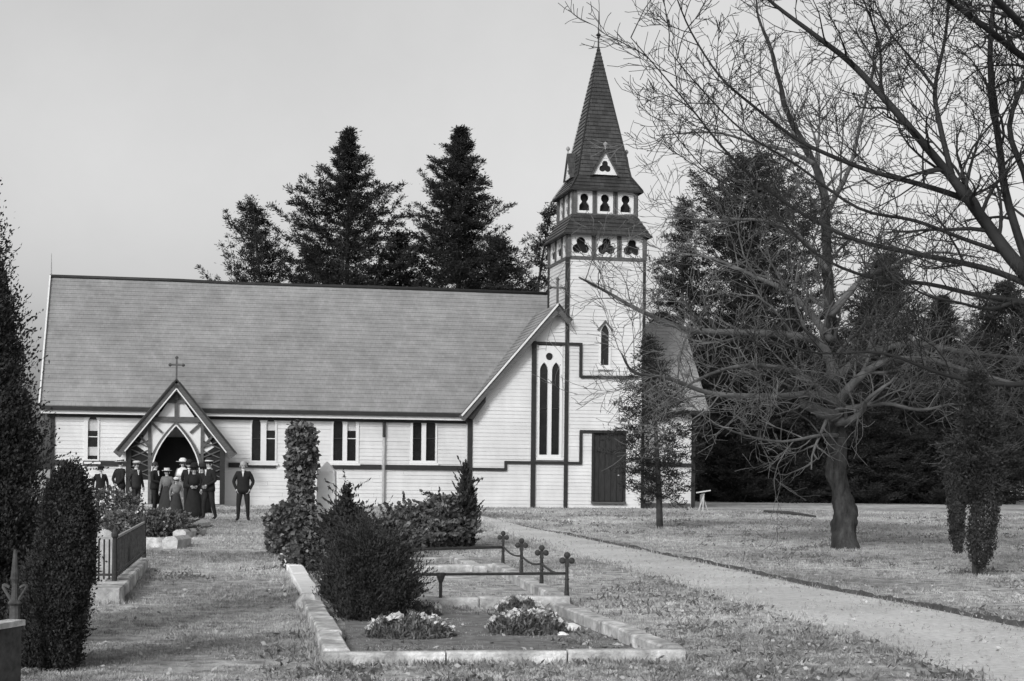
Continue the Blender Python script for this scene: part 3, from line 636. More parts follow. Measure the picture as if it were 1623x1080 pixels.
for i, (px, py, s) in enumerate(((655, 974, .11), (845, 966, .13), (815, 975, .1), (905, 1002, .12), (890, 1010, .07))):
    b = MB(); n = 9; b.lathe([(s * .7, -.03), (s, .02), (s * .75, s * .5), (s * .25, s * .75)], (0, 0, 0), n)
    b.v = [(x * R.uniform(.8, 1.25), y * R.uniform(.7, 1.1), z) for x, y, z in b.v]
    tag(b.build('pale_stone', marble, loc=gp(px, py), recalc=True), ['white stone beside the dark bush on the grave bed', 'pointed white stone near the iron post', 'small white stone between the flower tufts', 'flat white stone against the right kerb', 'little white pebble by the right flower tuft'][i], 'stone', 'pale stones on the grave bed')
# left railed grave
g4 = root('iron_fenced_grave', 'grave on a stone base with a barred iron fence beside the cypress', 'grave')
a0, a1, a2 = gp(150, 958), gp(190, 958), gp(236, 905)
hL = .30
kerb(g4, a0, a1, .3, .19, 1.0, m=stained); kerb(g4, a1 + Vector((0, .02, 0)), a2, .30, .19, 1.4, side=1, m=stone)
q0 = gp(181, 944); q1 = gp(228, 899); q2 = gp(148, 944)
for p in (q0, q1, q2):
    b = MB(); b.lathe([(.035, .15), (.03, .72), (.045, .74), (.045, .78), (.01, .86)], p, 8); b.build('fence_post', iron, g4, recalc=True)
for (p, q, n) in ((q0, q1, 22), (q2, q0, 4)):
    for z in (.72, .26):
        b = MB(); b.bar(railz(p, z), railz(q, z), .03, .03); b.build('fence_rail', lead if z > .5 else iron, g4, recalc=True)
    for k in range(1, n):
        m_ = p.lerp(q, k / n); b = MB(); b.tube([railz(m_, .2), railz(m_, .72)], .012, 5); b.build('fence_bar', iron, g4)
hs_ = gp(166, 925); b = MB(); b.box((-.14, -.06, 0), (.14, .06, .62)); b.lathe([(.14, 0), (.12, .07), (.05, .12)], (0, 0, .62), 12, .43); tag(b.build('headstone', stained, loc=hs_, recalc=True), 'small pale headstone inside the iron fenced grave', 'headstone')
g5 = root('block_kerb', 'row of big rough pale kerb blocks ending by the grass walk', 'kerb')
for (px, py, w, d, h) in ((269, 870, .27, .5, .24), (284, 853, .26, .9, .19), (295, 841, .26, .9, .23)):
    p = gp(px, py); b = MB(); b.prism([(-w / 2, 0, -.05), (w / 2, 0, -.05), (w / 2 + .02, .02, h * .7), (w * .3, .03, h), (-w * .3, .02, h * .96), (-w / 2 - .02, .01, h * .7)], (d * .15, d * 1.9, 0)); b.build('kerb_block', palestone, g5, loc=p, recalc=True)
kerb(g5, gp(226, 868), gp(262, 868), .3, .2, 1.0)
# corner of a railed tomb at the very left
g6 = root('tomb_rail', 'grey stone tomb side with pale coping at foot of the tall cypress', 'tomb')
p0, p1 = at(-60, 1110, 10.5), at(33, 1085, 11.2); p0.z = p1.z = 0
t_ = (p1 - p0).normalized(); n_ = Vector((-t_.y, t_.x, 0))
b = MB(); b.prism([p0, p1, p1 + n_ * .1, p0 + n_ * .1], (0, 0, .47)); b.build('side_slab', oldiron, g6, recalc=True)
b = MB(); b.prism([p0 - n_ * .02 + Vector((0, 0, .471)), p1 - n_ * .02 + t_ * .02 + Vector((0, 0, .471)), p1 + n_ * .12 + t_ * .02 + Vector((0, 0, .471)), p0 + n_ * .12 + Vector((0, 0, .471))], (0, 0, .04)); b.build('coping', stone, g6, recalc=True)
fp = at(22, 1085, 11.9); fp.z = 0
fin = root('iron_finial_post', 'ornate weathered post with scrolled top before the tall cypress', 'post')
b = MB(); b.lathe([(.05, 0), (.04, .55), (.055, .57), (.03, .6), (.022, .72), (.035, .76), (.012, .98)], fp, 10); b.build('shaft', oldiron, fin, recalc=True)
for s in (-1, 1):
    b = MB(); b.tube([fp + Vector((s * (.02 + .07 * math.sin(t * 1.3)), 0, .58 + .16 * t - .05 * t * t)) for t in np.linspace(0, 2.2, 9)], .013, 6); b.build('scroll', oldiron, fin)
# tall marble obelisk between the shrubs
op = gp(517, 874)
ob = thing('obelisk', 'tall plain white marble obelisk between the ivy pillar and dark bush', 'monument', op)
b = MB(); b.prism([(-.19, -.19, .22), (.19, -.19, .22), (.19, .19, .22), (-.19, .19, .22)], (0, 0, .001))
b = MB(); s0, s1 = .20, .165
for k in range(4):
    a = [(-1, -1), (1, -1), (1, 1), (-1, 1)]; p, q = a[k], a[(k + 1) % 4]
    b.face((p[0] * s0, p[1] * s0, .2), (q[0] * s0, q[1] * s0, .2), (q[0] * s1, q[1] * s1, 1.55), (p[0] * s1, p[1] * s1, 1.55)); b.face((p[0] * s1, p[1] * s1, 1.55), (q[0] * s1, q[1] * s1, 1.55), (0, 0, 1.75))
b.build('shaft', marble, ob); b = MB(); b.box((-.26, -.26, -.05), (.26, .26, .2)); b.build('base', marble, ob)

# ------------------------------------------------------------------ plants
def shell(profile, n, rs, jit=.12, bumps=6, amp=.12):
    """points near the surface of a turned profile [(z, r)...]"""
    zs = np.array([p[0] for p in profile]); rr = np.array([p[1] for p in profile]); w = np.interp(np.linspace(zs[0], zs[-1], 400), zs, rr) + .02
    c = np.cumsum(w); c /= c[-1]; z = np.interp(rs.uniform(0, 1, n), c, np.linspace(zs[0], zs[-1], 400)); a = rs.uniform(0, 2 * np.pi, n)
    r = np.interp(z, zs, rr) * (1 + amp * np.sin(a * bumps / 2 + z * 5) * np.sin(z * bumps * 1.7 + a * 2)) * np.sqrt(rs.uniform(.35, 1.12, n)); 
    return np.stack([r * np.cos(a), r * np.sin(a), z], 1) + rs.normal(0, jit * .1, (n, 3))
def cypress(label, base, profile, n, leaf, seed, m=darkneedle, name='cypress', cat='tree', lean=(0, 0), width=.35, up=1.4, jit=.3, amp=.15, trunk=True, lobes=(), shoots=None):
    rs = np.random.default_rng(seed); t = thing(name, label, cat, base); pts = shell(profile, n, rs, jit, 7, amp); H = profile[-1][0]
    for (lx_, ly_, sr, sh) in lobes:
        q = shell(profile, int(n * .6 * max(sr, .3)), rs, jit, 9, amp * 1.4) * np.array([sr, sr, sh]); q[:, 0] += lx_ * np.clip(q[:, 2] / (H * sh) * 1.6, .35, 1); q[:, 1] += ly_; pts = np.concatenate([pts, q])
    pts[:, 0] += lean[0] * pts[:, 2] / H; pts[:, 1] += lean[1] * pts[:, 2] / H
    ns, sl = shoots or (int(40 + n / 120), leaf * 3.0)            # stray shoots breaking the outline
    q = pts[rs.integers(0, len(pts), ns)]; dv = q.copy(); dv[:, 2] = 0; dv /= np.linalg.norm(dv, axis=1)[:, None] + 1e-6; dv = dv * .8 + rs.normal(0, .45, dv.shape); dv[:, 2] += max(.1, up) * .8; dv /= np.linalg.norm(dv, axis=1)[:, None]
    L_ = sl * rs.uniform(.4, 1.6, ns); st = [q + dv * (L_ * f)[:, None] + rs.normal(0, leaf * .16 * (1.2 - f), q.shape) for f in np.linspace(0, 1, 18)]
    pts = np.concatenate([pts] + st)
    D = pts.copy(); D[:, 2] = 0; D /= np.linalg.norm(D, axis=1)[:, None] + 1e-6; D = D * .7; D[:, 2] = up
    leaves(pts, leaf, width, 'crown', m, t, D=D, jitter=.55)
    if trunk:
        b = MB(); b.tube([(0, 0, -.1), (lean[0] * .4, lean[1] * .4, H * .4), (lean[0] * .9, lean[1] * .9, H * .9)], [.06, .04, .01], 6); b.build('trunk', darkbark, t)
    return t
tall = at(-66, 900, 14.0); tall.z = 0
cypress('tall dark ragged cypress rising above the tomb rail', tall, [(0, .5), (.6, .72), (1.3, .66), (2.2, .52), (3.0, .38), (3.8, .22), (4.5, .02)], 150000, .036, 21, shoots=(900, .20), jit=.8, amp=.3, width=.45, up=.9, lobes=((.28, -.1, .6, .62), (.2, .3, .6, .8), (-.3, 0, .7, .7), (.34, -.25, .5, .42)))
cypress('dark clipped columnar cypress beside the iron fenced grave', at(84, 1060, 12.3) * Vector((1, 1, 0)) if False else Vector((at(90, 1060, 12.4).x, 12.4, 0)), [(0, .10), (.25, .15), (.8, .19), (1.2, .165), (1.45, .12), (1.58, .06), (1.63, .01)], 70000, .026, 22, shoots=(500, .08), lean=(.10, 0), amp=.2, width=.5, up=.8, jit=.35, lobes=((.05, -.08, .8, .93), (-.07, -.05, .7, .97)))
cypress('ragged low dark shrub filling in between the tomb rail and columnar cypress', Vector((at(62, 1085, 12.4).x, 12.5, 0)), [(0, .16), (.25, .2), (.55, .18), (.8, .1), (.95, .02)], 30000, .032, 28, darkneedle, 'dark_bush', 'shrub', shoots=(300, .12), up=.9, amp=.35, trunk=False, lobes=((-.12, .1, .9, .9), (.1, .05, .7, .7)))
# ivy pillar with a leafy bush at its foot
ip = gp(472, 878)
cypress('tall post thickly covered with glossy ivy', ip + Vector((.02, .25, 0)), [(0, .2), (.9, .2), (1.3, .22), (1.9, .27), (2.25, .27), (2.4, .2), (2.48, .05)], 4200, .10, 23, leafm, 'ivy_pillar', 'plant', shoots=(40, .10), width=.8, up=-.5, amp=.12)
cypress('round leafy ivy bush at foot of the ivy pillar', ip + Vector((-.08, -.15, 0)), [(0, .40), (.25, .50), (.6, .46), (.85, .34), (.97, .1)], 3600, .09, 24, leafm, 'ivy_bush', 'shrub', shoots=(40, .14), width=.8, up=.2, amp=.2, trunk=False)
cypress('low trailing ivy along the pale kerb stones', gp(487, 905), [(0, .34), (.2, .36), (.42, .25), (.6, .05)], 1800, .08, 25, leafm, 'ivy_bush', 'shrub', shoots=(40, .14), width=.8, up=.2, amp=.3, trunk=False)
bp_ = gp(572, 990)
cypress('large dark feathery bush beside the flower tufts', bp_ + Vector((.02, .45, 0)), [(0, .16), (.22, .25), (.5, .24), (.72, .17), (.9, .08), (1.0, .01)], 15000, .036, 26, darkneedle, 'dark_bush', 'shrub', shoots=(950, .26), up=1.1, amp=.45, jit=.75, trunk=False, lobes=((.30, .0, .95, .74), (-.22, .15, .8, .98), (.38, .2, .7, .5), (-.32, .35, .8, .74), (.10, .4, .9, .85), (.20, -.1, .5, .92), (-.12, -.12, .6, .7), (.28, -.2, .6, .45), (-.40, .1, .5, .45), (-.05, .2, .35, 1.12), (-.3, .2, .3, 1.08), (.32, .1, .3, .9)))
cypress('small dark shrub with one tall spike before the church wall', gp(548, 905), [(0, .30), (.4, .36), (.8, .32), (1.0, .18), (1.1, .06), (1.36, .01)], 9000, .08, 27, darkneedle, 'dark_bush', 'shrub', up=.8, amp=.2, trunk=False)
for i, (px, py, w, h, lab) in enumerate(((608, 885, .45, .7, 'low mixed shrub between dark bush and broad leaved hedge'), (650, 872, .62, .85, 'broad leaved flowering shrub before the church downpipe'), (700, 868, .62, 1.08, 'glossy broad leaved shrub next to the slim spiked cypress'))):
    cypress(lab, gp(px, py), [(0, w * .8), (h * .35, w), (h * .7, w * .85), (h * .95, w * .35), (h, .03)], 3400, .10, 30 + i, leafm, 'broadleaf_shrub', 'shrub', width=.7, up=.5, amp=.3, trunk=False)
cypress('slim dark cypress with twin spikes before the transept corner', gp(737, 868), [(0, .12), (.4, .20), (.8, .22), (1.2, .13), (1.55, .05), (1.75, .01)], 7000, .08, 33, darkneedle, 'slim_cypress', 'tree', amp=.2)
# rose hedge at left, before the people
for i, (px, py, w, h, lab) in enumerate(((172, 842, .9, 1.05, 'rose bush with pale blooms beside the columnar cypress'), (215, 850, .8, .62, 'low rose bush with pale blooms behind the iron fence'), (252, 850, .7, .6, 'low rose bush next to the rough kerb blocks'))):
    base = gp(px, py); t = cypress(lab, base, [(0, w * .9), (h * .4, w), (h * .8, w * .7), (h, .1)], 3200, .085, 40 + i, roseleaf, 'rose_bush', 'shrub', width=.6, up=.4, amp=.35, trunk=False)
    rs = np.random.default_rng(50 + i); q = shell([(h * .2, w * 1.05), (h * .6, w), (h, .3)], 46, rs); kind(leaves(np.repeat(q, 6, 0) + rs.normal(0, .025, (276, 3)), .07, .8, 'blooms', petal, t), 'stuff')
    b = MB()
    for k in range(7): an = k * .9; b.tube([(0, 0, -.05), (math.cos(an) * w * .4, math.sin(an) * w * .4, h * .5), (math.cos(an) * w * .6, math.sin(an) * w * .6, h * .85)], .012, 4)
    b.build('stems', twigm, t)

# --- conifers: trunk, limbs and clumps of needles along every limb
def conifer(label, base, H, prof, seed, nb=110, tuft=.5, m=pinem, per=11, clumps=9, name='pine_tree', rise=.35, trunk_r=.28, clear=0.0, lean=0.0, droop=0.0, group=None, inner=.25, needle=.5, rag=(.62, .8, .95, 1.0, 1.12), spread=.42, bm=darkbark, trunk_off=None):
    rs = np.random.default_rng(seed); rr = random.Random(seed); t = thing(name, label, 'tree', base, group=group)
    b = MB(); zs = [p[0] for p in prof]; rd = [p[1] for p in prof]
    b.tube([(lean * (k / 6) ** 1.3, 0, H * k / 6 - (.2 if k == 0 else 0)) for k in range(7)], [trunk_r * (1 - .93 * k / 6) for k in range(7)], 8); b.build('trunk', bm, t, smooth=True)
    lb = MB(); pts = []; dirs = []
    for k in range(nb):
        fz = clear + (1 - clear) * ((k + rr.random()) / nb); z = H * fz; L = np.interp(fz, zs, rd) * rr.choice(rag); a = k * 2.4 + rr.uniform(-.5, .5)
        p0 = Vector((lean * fz ** 1.3, 0, z)); d = Vector((math.cos(a), math.sin(a), 0)); up = rise * rr.uniform(.5, 1.5)
        line = [p0 + d * (L * s) + Vector((0, 0, L * (up * s * s - droop * s + .1 * math.sin(s * 6 + k)))) for s in (0, .25, .5, .75, 1)]
        lb.tube(line, [max(.012, trunk_r * .22 * (1 - fz * .7) * (1 - s)) for s in (0, .25, .5, .75, .98)], 4, cap=False)
        nc = max(3, int(clumps * (.4 + L / max(rd)))) 
        for c in range(nc):
            s = inner + (1 - inner) * (c + rr.random()) / nc; i = min(3, int(s * 4)); p = line[i].lerp(line[i + 1], s * 4 - i); sp = tuft * (.55 + .5 * rr.random())
            side = d.cross(Vector((0, 0, 1))) * (rr.uniform(-1, 1) * L * .26 * (1.15 - s)); p = p + side
            n = rs.normal(0, 1, (per, 3)); n[:, 2] *= .6; q = np.array(p) + n * sp * spread
            pts.append(q); dd = n * .7 + np.array(d) * .6; dd[:, 2] += .55; dirs.append(dd)
    lb.build('limbs', bm, t)
    leaves(np.concatenate(pts), tuft * needle, .24, 'crown', m, t, D=np.concatenate(dirs), jitter=.4)
    return t
def gbase(px, Y): p = at(px, 780, Y); p.z = gz(Y); return p
SCL = lambda Y: F / Y
def hgt(py, px, Y): return at(px, py, Y).z - gz(Y)
conifer('tall ragged pine with upswept limbs behind the middle of the nave', gbase(547, 88), hgt(207, 545, 88), [(0, 3.0), (.4, 3.6), (.6, 3.9), (.7, 3.3), (.78, 2.9), (.86, 1.7), (.93, .9), (1, .12)], 61, nb=185, tuft=.5, needle=.40, spread=.33, per=32, clumps=17, clear=.25, rise=.5, inner=.12, rag=(.5, .7, .85, 1.0, 1.1, 1.25))
conifer('dense conical dark pine behind the nave beside the tower', gbase(724, 90), hgt(205, 722, 90), [(0, 4.0), (.4, 4.4), (.58, 3.8), (.7, 3.0), (.8, 2.2), (.9, 1.35), (1, .2)], 62, nb=270, tuft=.48, needle=.40, spread=.33, per=27, clumps=19, clear=.25, rise=.34, inner=.08, rag=(.7, .85, .95, 1.0, 1.25))
conifer('low spreading pine leaning left behind the nave roof', gbase(432, 86), hgt(328, 402, 86), [(0, 3.0), (.4, 3.4), (.65, 2.9), (.85, 1.7), (1, .4)], 63, nb=110, tuft=.5, needle=.40, spread=.33, per=28, clumps=14, clear=.2, rise=.95, lean=-1.2, inner=.15, rag=(.5, .7, .95, 1.2))
conifer('short pine filling the gap behind nave and tower', gbase(630, 92), hgt(370, 632, 92), [(0, 3.6), (.5, 3.8), (.8, 2.6), (1, .3)], 64, nb=130, tuft=.55, needle=.40, spread=.33, per=22, clumps=13, clear=.2, rise=.45, inner=.12)
conifer('short dark pine close behind the tower', gbase(812, 92), hgt(330, 868, 92), [(0, 2.6), (.4, 2.9), (.6, 2.7), (.8, 1.3), (1, .3)], 65, nb=85, tuft=.5, needle=.40, spread=.33, per=25, clumps=11, clear=.2, rise=.7, lean=2.1, inner=.2, rag=(.5, .8, 1.0, 1.25))
conifer('big rounded dark pine between tower and bare tree', gbase(1185, 92), hgt(255, 1180, 92), [(0, 4.5), (.3, 5.2), (.5, 5.2), (.7, 4.8), (.83, 3.9), (.93, 2.7), (1, .8)], 66, nb=320, tuft=.52, needle=.40, spread=.33, per=27, clumps=18, clear=.05, rise=.45, inner=.1, rag=(.6, .8, .95, 1.0, 1.2))
conifer('narrow pine with bare gaps next to the tower', gbase(1078, 90), hgt(325, 1065, 90), [(0, 3.0), (.4, 3.0), (.6, 2.2), (.8, 1.4), (1, .3)], 67, nb=130, tuft=.55, needle=.40, spread=.33, per=20, clumps=12, clear=.05, rise=.5)
conifer('tall thin topped pine behind the upper limbs of the bare tree', gbase(1400, 94), hgt(405, 1400, 94), [(0, 3.6), (.4, 4.2), (.6, 3.4), (.8, 2.2), (1, .4)], 68, nb=230, tuft=.58, needle=.40, spread=.33, per=22, clumps=13, clear=.08, rise=.4)
conifer('tall dark pine rising behind the weeping conifer', gbase(1590, 96), hgt(450, 1590, 96), [(0, 3.4), (.4, 4.0), (.6, 3.2), (.8, 2.0), (1, .4)], 69, nb=210, tuft=.58, needle=.40, spread=.33, per=20, clumps=12, clear=.1, rise=.4)
conifer('stubby pine between the left leaning pine and the tall ragged pine', gbase(492, 93), hgt(395, 490, 93), [(0, 3.2), (.5, 3.6), (.8, 2.4), (1, .4)], 58, nb=120, tuft=.55, needle=.40, spread=.33, per=22, clumps=13, clear=.2, rise=.5, inner=.12)
conifer('stubby pine between the conical pine and the tower', gbase(785, 94), hgt(380, 790, 94), [(0, 3.2), (.5, 3.6), (.8, 2.4), (1, .4)], 59, nb=120, tuft=.55, needle=.40, spread=.33, per=22, clumps=13, clear=.2, rise=.5, inner=.12)
# wall of evergreens closing the field
bk = conifer('broad evergreen in the dark belt behind the chancel', gbase(1130, 104), 11.5, [(0, 3.6), (.2, 4.2), (.5, 3.7), (.8, 2.2), (1, .4)], 71, inner=.05, nb=240, tuft=.6, per=20, clumps=16, needle=.42, m=hedgem, name='evergreen_tree', clear=.0, rise=.15, group='dark belt of evergreens at the back of the field')
bk2 = conifer('evergreen with ragged top in the dark belt behind the bare tree', gbase(1250, 108), 13.0, [(0, 3.8), (.25, 4.3), (.5, 3.4), (.75, 2.1), (1, .3)], 72, inner=.05, nb=240, tuft=.6, per=20, clumps=16, needle=.42, m=hedgem, name='evergreen_tree', clear=.0, rise=.25, group='dark belt of evergreens at the back of the field')
G_ = 'dark belt of evergreens at the back of the field'
for (px, Y, s, sz, src, lab) in ((1045, 112, 1.0, 1.0, bk2, 'evergreen showing only above the chancel roof'), (1190, 112, 1.0, .9, bk, 'evergreen of the belt directly beyond the fallen branch'), (1315, 106, 1.0, .95, bk, 'evergreen of the belt hidden by the crooked bare trunk'), (1375, 110, 1.05, 1.05, bk2, 'taller evergreen of the belt just right of the crooked bare trunk'), (1432, 105, .95, .85, bk, 'low evergreen of the belt between bare trunk and weeping conifer'), (1490, 111, 1.0, 1.1, bk2, 'high evergreen of the belt touching the weeping conifer boughs'), (1548, 108, .9, 1.0, bk, 'evergreen of the belt next to the rail fence end')):
    dup(src, gbase(px, Y), R.uniform(0, 6), (s, s, sz), lab, G_)
for i, (px, Y, s, sz) in enumerate(((1126, 89, .75, .58), (1172, 87, .75, .62), (1222, 89, .78, .56), (1275, 87, .75, .62), (1330, 88, .78, .58), (1385, 87, .75, .64), (1440, 89, .78, .6), (1500, 87, .75, .56), (1556, 89, .7, .6))):
    dup((bk, bk2)[i % 2], gbase(px, Y), i * 1.3, (s, s, sz), 'low dense evergreen in the front row of the dark belt', G_)
for (px, Y, s, h, sd, lab) in ((1405, 100, 1.0, 12.5, 73, 'mid height pine behind the lower limbs of the bare tree'), (1560, 100, 1.1, 13.5, 74, 'pine behind the dark weeping conifer at the field edge'), (1640, 96, 1.0, 11, 75, 'pine beside the far post and rail fence')):
    conifer(lab, gbase(px, Y), h, [(0, 3.0 * s), (.3, 3.4 * s), (.6, 2.4 * s), (.85, 1.3 * s), (1, .3)], sd, nb=85, tuft=.65, per=11, clumps=9, clear=.12, rise=.3)
# young conifer before the tower, dark weeping conifer at right
conifer('thin young conifer with layered boughs before the tower door', gp(1046, 838), hgt(545, 1040, 46), [(0, .6), (.2, .8), (.35, 1.5), (.55, 1.45), (.75, 1.0), (1, .1)], 81, nb=105, tuft=.28, per=24, clumps=9, clear=.16, rise=.05, droop=.25, trunk_r=.10, lean=-.35, name='young_conifer', needle=.34)
w = gp(1545, 915)
wt = conifer('narrow dark conifer with split hanging lower foliage beside the path', w, 3.3, [(0, .2), (.45, .42), (.6, .55), (.75, .5), (.9, .28), (1, .06)], 82, nb=75, tuft=.22, per=30, clumps=8, clear=.42, rise=.1, droop=.2, trunk_r=.05, name='weeping_conifer', m=darkneedle, needle=.30, inner=.05)
rs = np.random.default_rng(83)
for (dx, r, z0, z1, tl_) in ((-.30, .115, .42, 1.75, -.05), (.13, .22, .08, 1.85, .07)):
    q = shell([(z0, .03), (z0 + .25, r * .75), (z0 + .7, r), (z1 - .2, r * 1.05), (z1, r * .7)], 11000, rs, .25, 7, .2); q[:, 0] += dx + (q[:, 2] - 1.0) * tl_
    leaves(q, .05, .35, 'hanging_foliage', darkneedle, wt, D=np.array([0, 0, -1.0]), jitter=.6)

# --- bare trees: main limbs traced at their own distance, then branches and twigs grown on them
def bare_tree(label, base, limbs, Y, seed, depth=1.6, trunk_px=None, levels=3, name='bare_tree', tm=None):
    rr = random.Random(seed); t = thing(name, label, 'tree', base); base = Vector(base); limbs = [(a_, b__, c_, d__, int(e_ * 1.35)) for a_, b__, c_, d__, e_ in limbs]
    tb, lbm, tw_ = MB(), MB(), MB(); count = [0]
    def wig(d, a): return (d + Vector((rr.gauss(0, a), rr.gauss(0, a), rr.gauss(0, a)))).normalized()
    def grow(p, d, L, r, lev):
        n = 5 if lev < 2 else 4; pts = [p]; q = p
        bend = Vector((rr.gauss(0, .1), rr.gauss(0, .1), rr.gauss(.06, .09)))
        for k in range(n):
            d = wig((d + bend).normalized(), .13); q = q + d * (L / n); pts.append(q)
        rad = [max(.0055, r * (1 - .72 * k / n)) for k in range(n + 1)]
        (lbm if r > .03 else tw_).tube(pts, rad, 5 if r > .02 else 3, cap=False); count[0] += 1
        if lev >= levels: return
        m = rr.choice((4, 5, 6)) if lev < 2 else rr.choice((3, 4, 5))
        for k in range(m):
            s = .22 + .75 * (k + rr.random()) / m; i = min(n - 1, int(s * n)); pp_ = pts[i].lerp(pts[i + 1], s * n - i); dd = (pts[i + 1] - pts[i]).normalized()
            side = dd.cross(Vector((rr.gauss(0, 1), rr.gauss(0, 1), rr.gauss(0, 1)))).normalized()
            grow(pp_, (dd * .75 + side * rr.uniform(.45, .9)).normalized(), L * rr.uniform(.38, .66), max(.006, r * .45), lev + 1)
    for li, (px, r0, r1, dz, nk) in enumerate(limbs):
        n = len(px); P3 = []
        for k, (x, y) in enumerate(px): P3.append(at(x, y, Y + dz * (k / (n - 1)) ** 1.2 + (rr.gauss(0, .12) if k else 0)) - base)
        # smooth the traced limb
        S = []
        for k in range(n - 1):
            a, b_, c, d = P3[max(k - 1, 0)], P3[k], P3[k + 1], P3[min(k + 2, n - 1)]
            for s in ((0, .25, .5, .75) if li else (0, .1, .2, .3, .4, .5, .6, .7, .8, .9)): S.append(.5 * ((2 * b_) + (c - a) * s + (2 * a - 5 * b_ + 4 * c - d) * s * s + (3 * b_ - a - 3 * c + d) * s ** 3))
        S.append(P3[-1]); m = len(S)
        rad = [r0 + (r1 - r0) * (k / (m - 1)) ** .8 for k in range(m)]
        if li == 0: rad = [r * (1 + .45 * math.exp(-k * .35) + .03 * rr.gauss(0, 1)) for k, r in enumerate(rad)]
        (tb if li == 0 else lbm).tube(S, rad, 28 if li == 0 else 7)
        for k in range(nk):
            s = (.14 if li else .40) + (.86 if li else .58) * (k + rr.random()) / nk; f = min(m - 2, int(s * (m - 1))); p = S[f].lerp(S[f + 1], s * (m - 1) - f); dd = (S[f + 1] - S[f]).normalized()
            side = dd.cross(Vector((rr.gauss(0, 1), rr.gauss(0, 1), rr.gauss(0, 1)))).normalized(); r = rad[f] * rr.uniform(.3, .5)
            grow(p, (dd * .7 + side * rr.uniform(.5, 1.0) + Vector((0, 0, .12))).normalized(), depth * rr.uniform(.55, 1.25) * (1.25 - .5 * s), max(.012, min(.05, r)), 1)
    from mathutils import noise as mnz
    nv = []
    for v in tb.v:
        v = Vector(v); a = mnz.noise_vector(v * 2.2) * .09 + mnz.noise_vector(Vector((v.x * 9, v.y * 9, v.z * 2.5))) * .045; nv.append(tuple(v + Vector((a.x, a.y, a.z * .3)) * min(1, .35 + .8 * math.exp(-max(0, v.z - 2) * .6))))
    tb.v = nv
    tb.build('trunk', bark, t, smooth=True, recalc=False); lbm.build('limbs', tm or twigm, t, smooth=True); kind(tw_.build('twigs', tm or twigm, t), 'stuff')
    return t
YT = gp(1342, 872).y
bare_tree('old bare tree with thick crooked trunk standing in the lawn', gp(1342, 872), [
    ([(1343, 880), (1338, 835), (1336, 790), (1325, 745), (1327, 700), (1326, 650), (1322, 600), (1317, 520), (1311, 425), (1306, 311), (1285, 249), (1249, 181), (1228, 100), (1205, 30), (1190, -40)], .29, .012, 1.2, 18),
    ([(1326, 660), (1305, 655), (1285, 645), (1272, 640)], .14, .10, -.5, 2),
    ([(1324, 600), (1300, 545), (1240, 530), (1130, 526), (1087, 522), (1017, 494), (960, 462), (918, 440)], .12, .018, -2.5, 13),
    ([(1326, 640), (1290, 625), (1230, 628), (1130, 624), (1060, 600), (1005, 590), (985, 560)], .10, .015, -3.5, 14),
    ([(1325, 640), (1260, 590), (1180, 580), (1110, 600), (1050, 640)], .08, .012, -4.5, 12),
    ([(1326, 670), (1350, 665), (1368, 650), (1376, 632), (1420, 600)], .10, .03, -.8, 7),
    ([(1325, 640), (1360, 600), (1400, 575), (1470, 570), (1540, 590), (1623, 612)], .11, .03, -2.0, 13),
    ([(1322, 600), (1380, 560), (1450, 545), (1540, 560), (1640, 570)], .10, .03, 1.5, 13),
    ([(1318, 540), (1260, 470), (1200, 440), (1130, 410), (1060, 400)], .09, .012, 2.5, 12),
    ([(1316, 500), (1370, 440), (1420, 420), (1480, 400), (1560, 410)], .09, .015, 2.0, 12),
    ([(1312, 430), (1270, 380), (1210, 350), (1140, 350), (1070, 345)], .07, .012, -2.0, 11),
    ([(1308, 340), (1345, 270), (1365, 190), (1385, 100)], .07, .012, -1.5, 10),
    ([(1290, 260), (1250, 240), (1190, 225), (1130, 210), (1040, 215)], .06, .01, -1.0, 10),
    ([(1326, 690), (1300, 690), (1240, 700), (1180, 690), (1130, 670)], .05, .01, -3.0, 9),
    ([(1325, 650), (1400, 640), (1460, 650), (1520, 640), (1580, 660)], .06, .01, -3.0, 10)], YT, 91, depth=1.5, levels=3, tm=litbark)
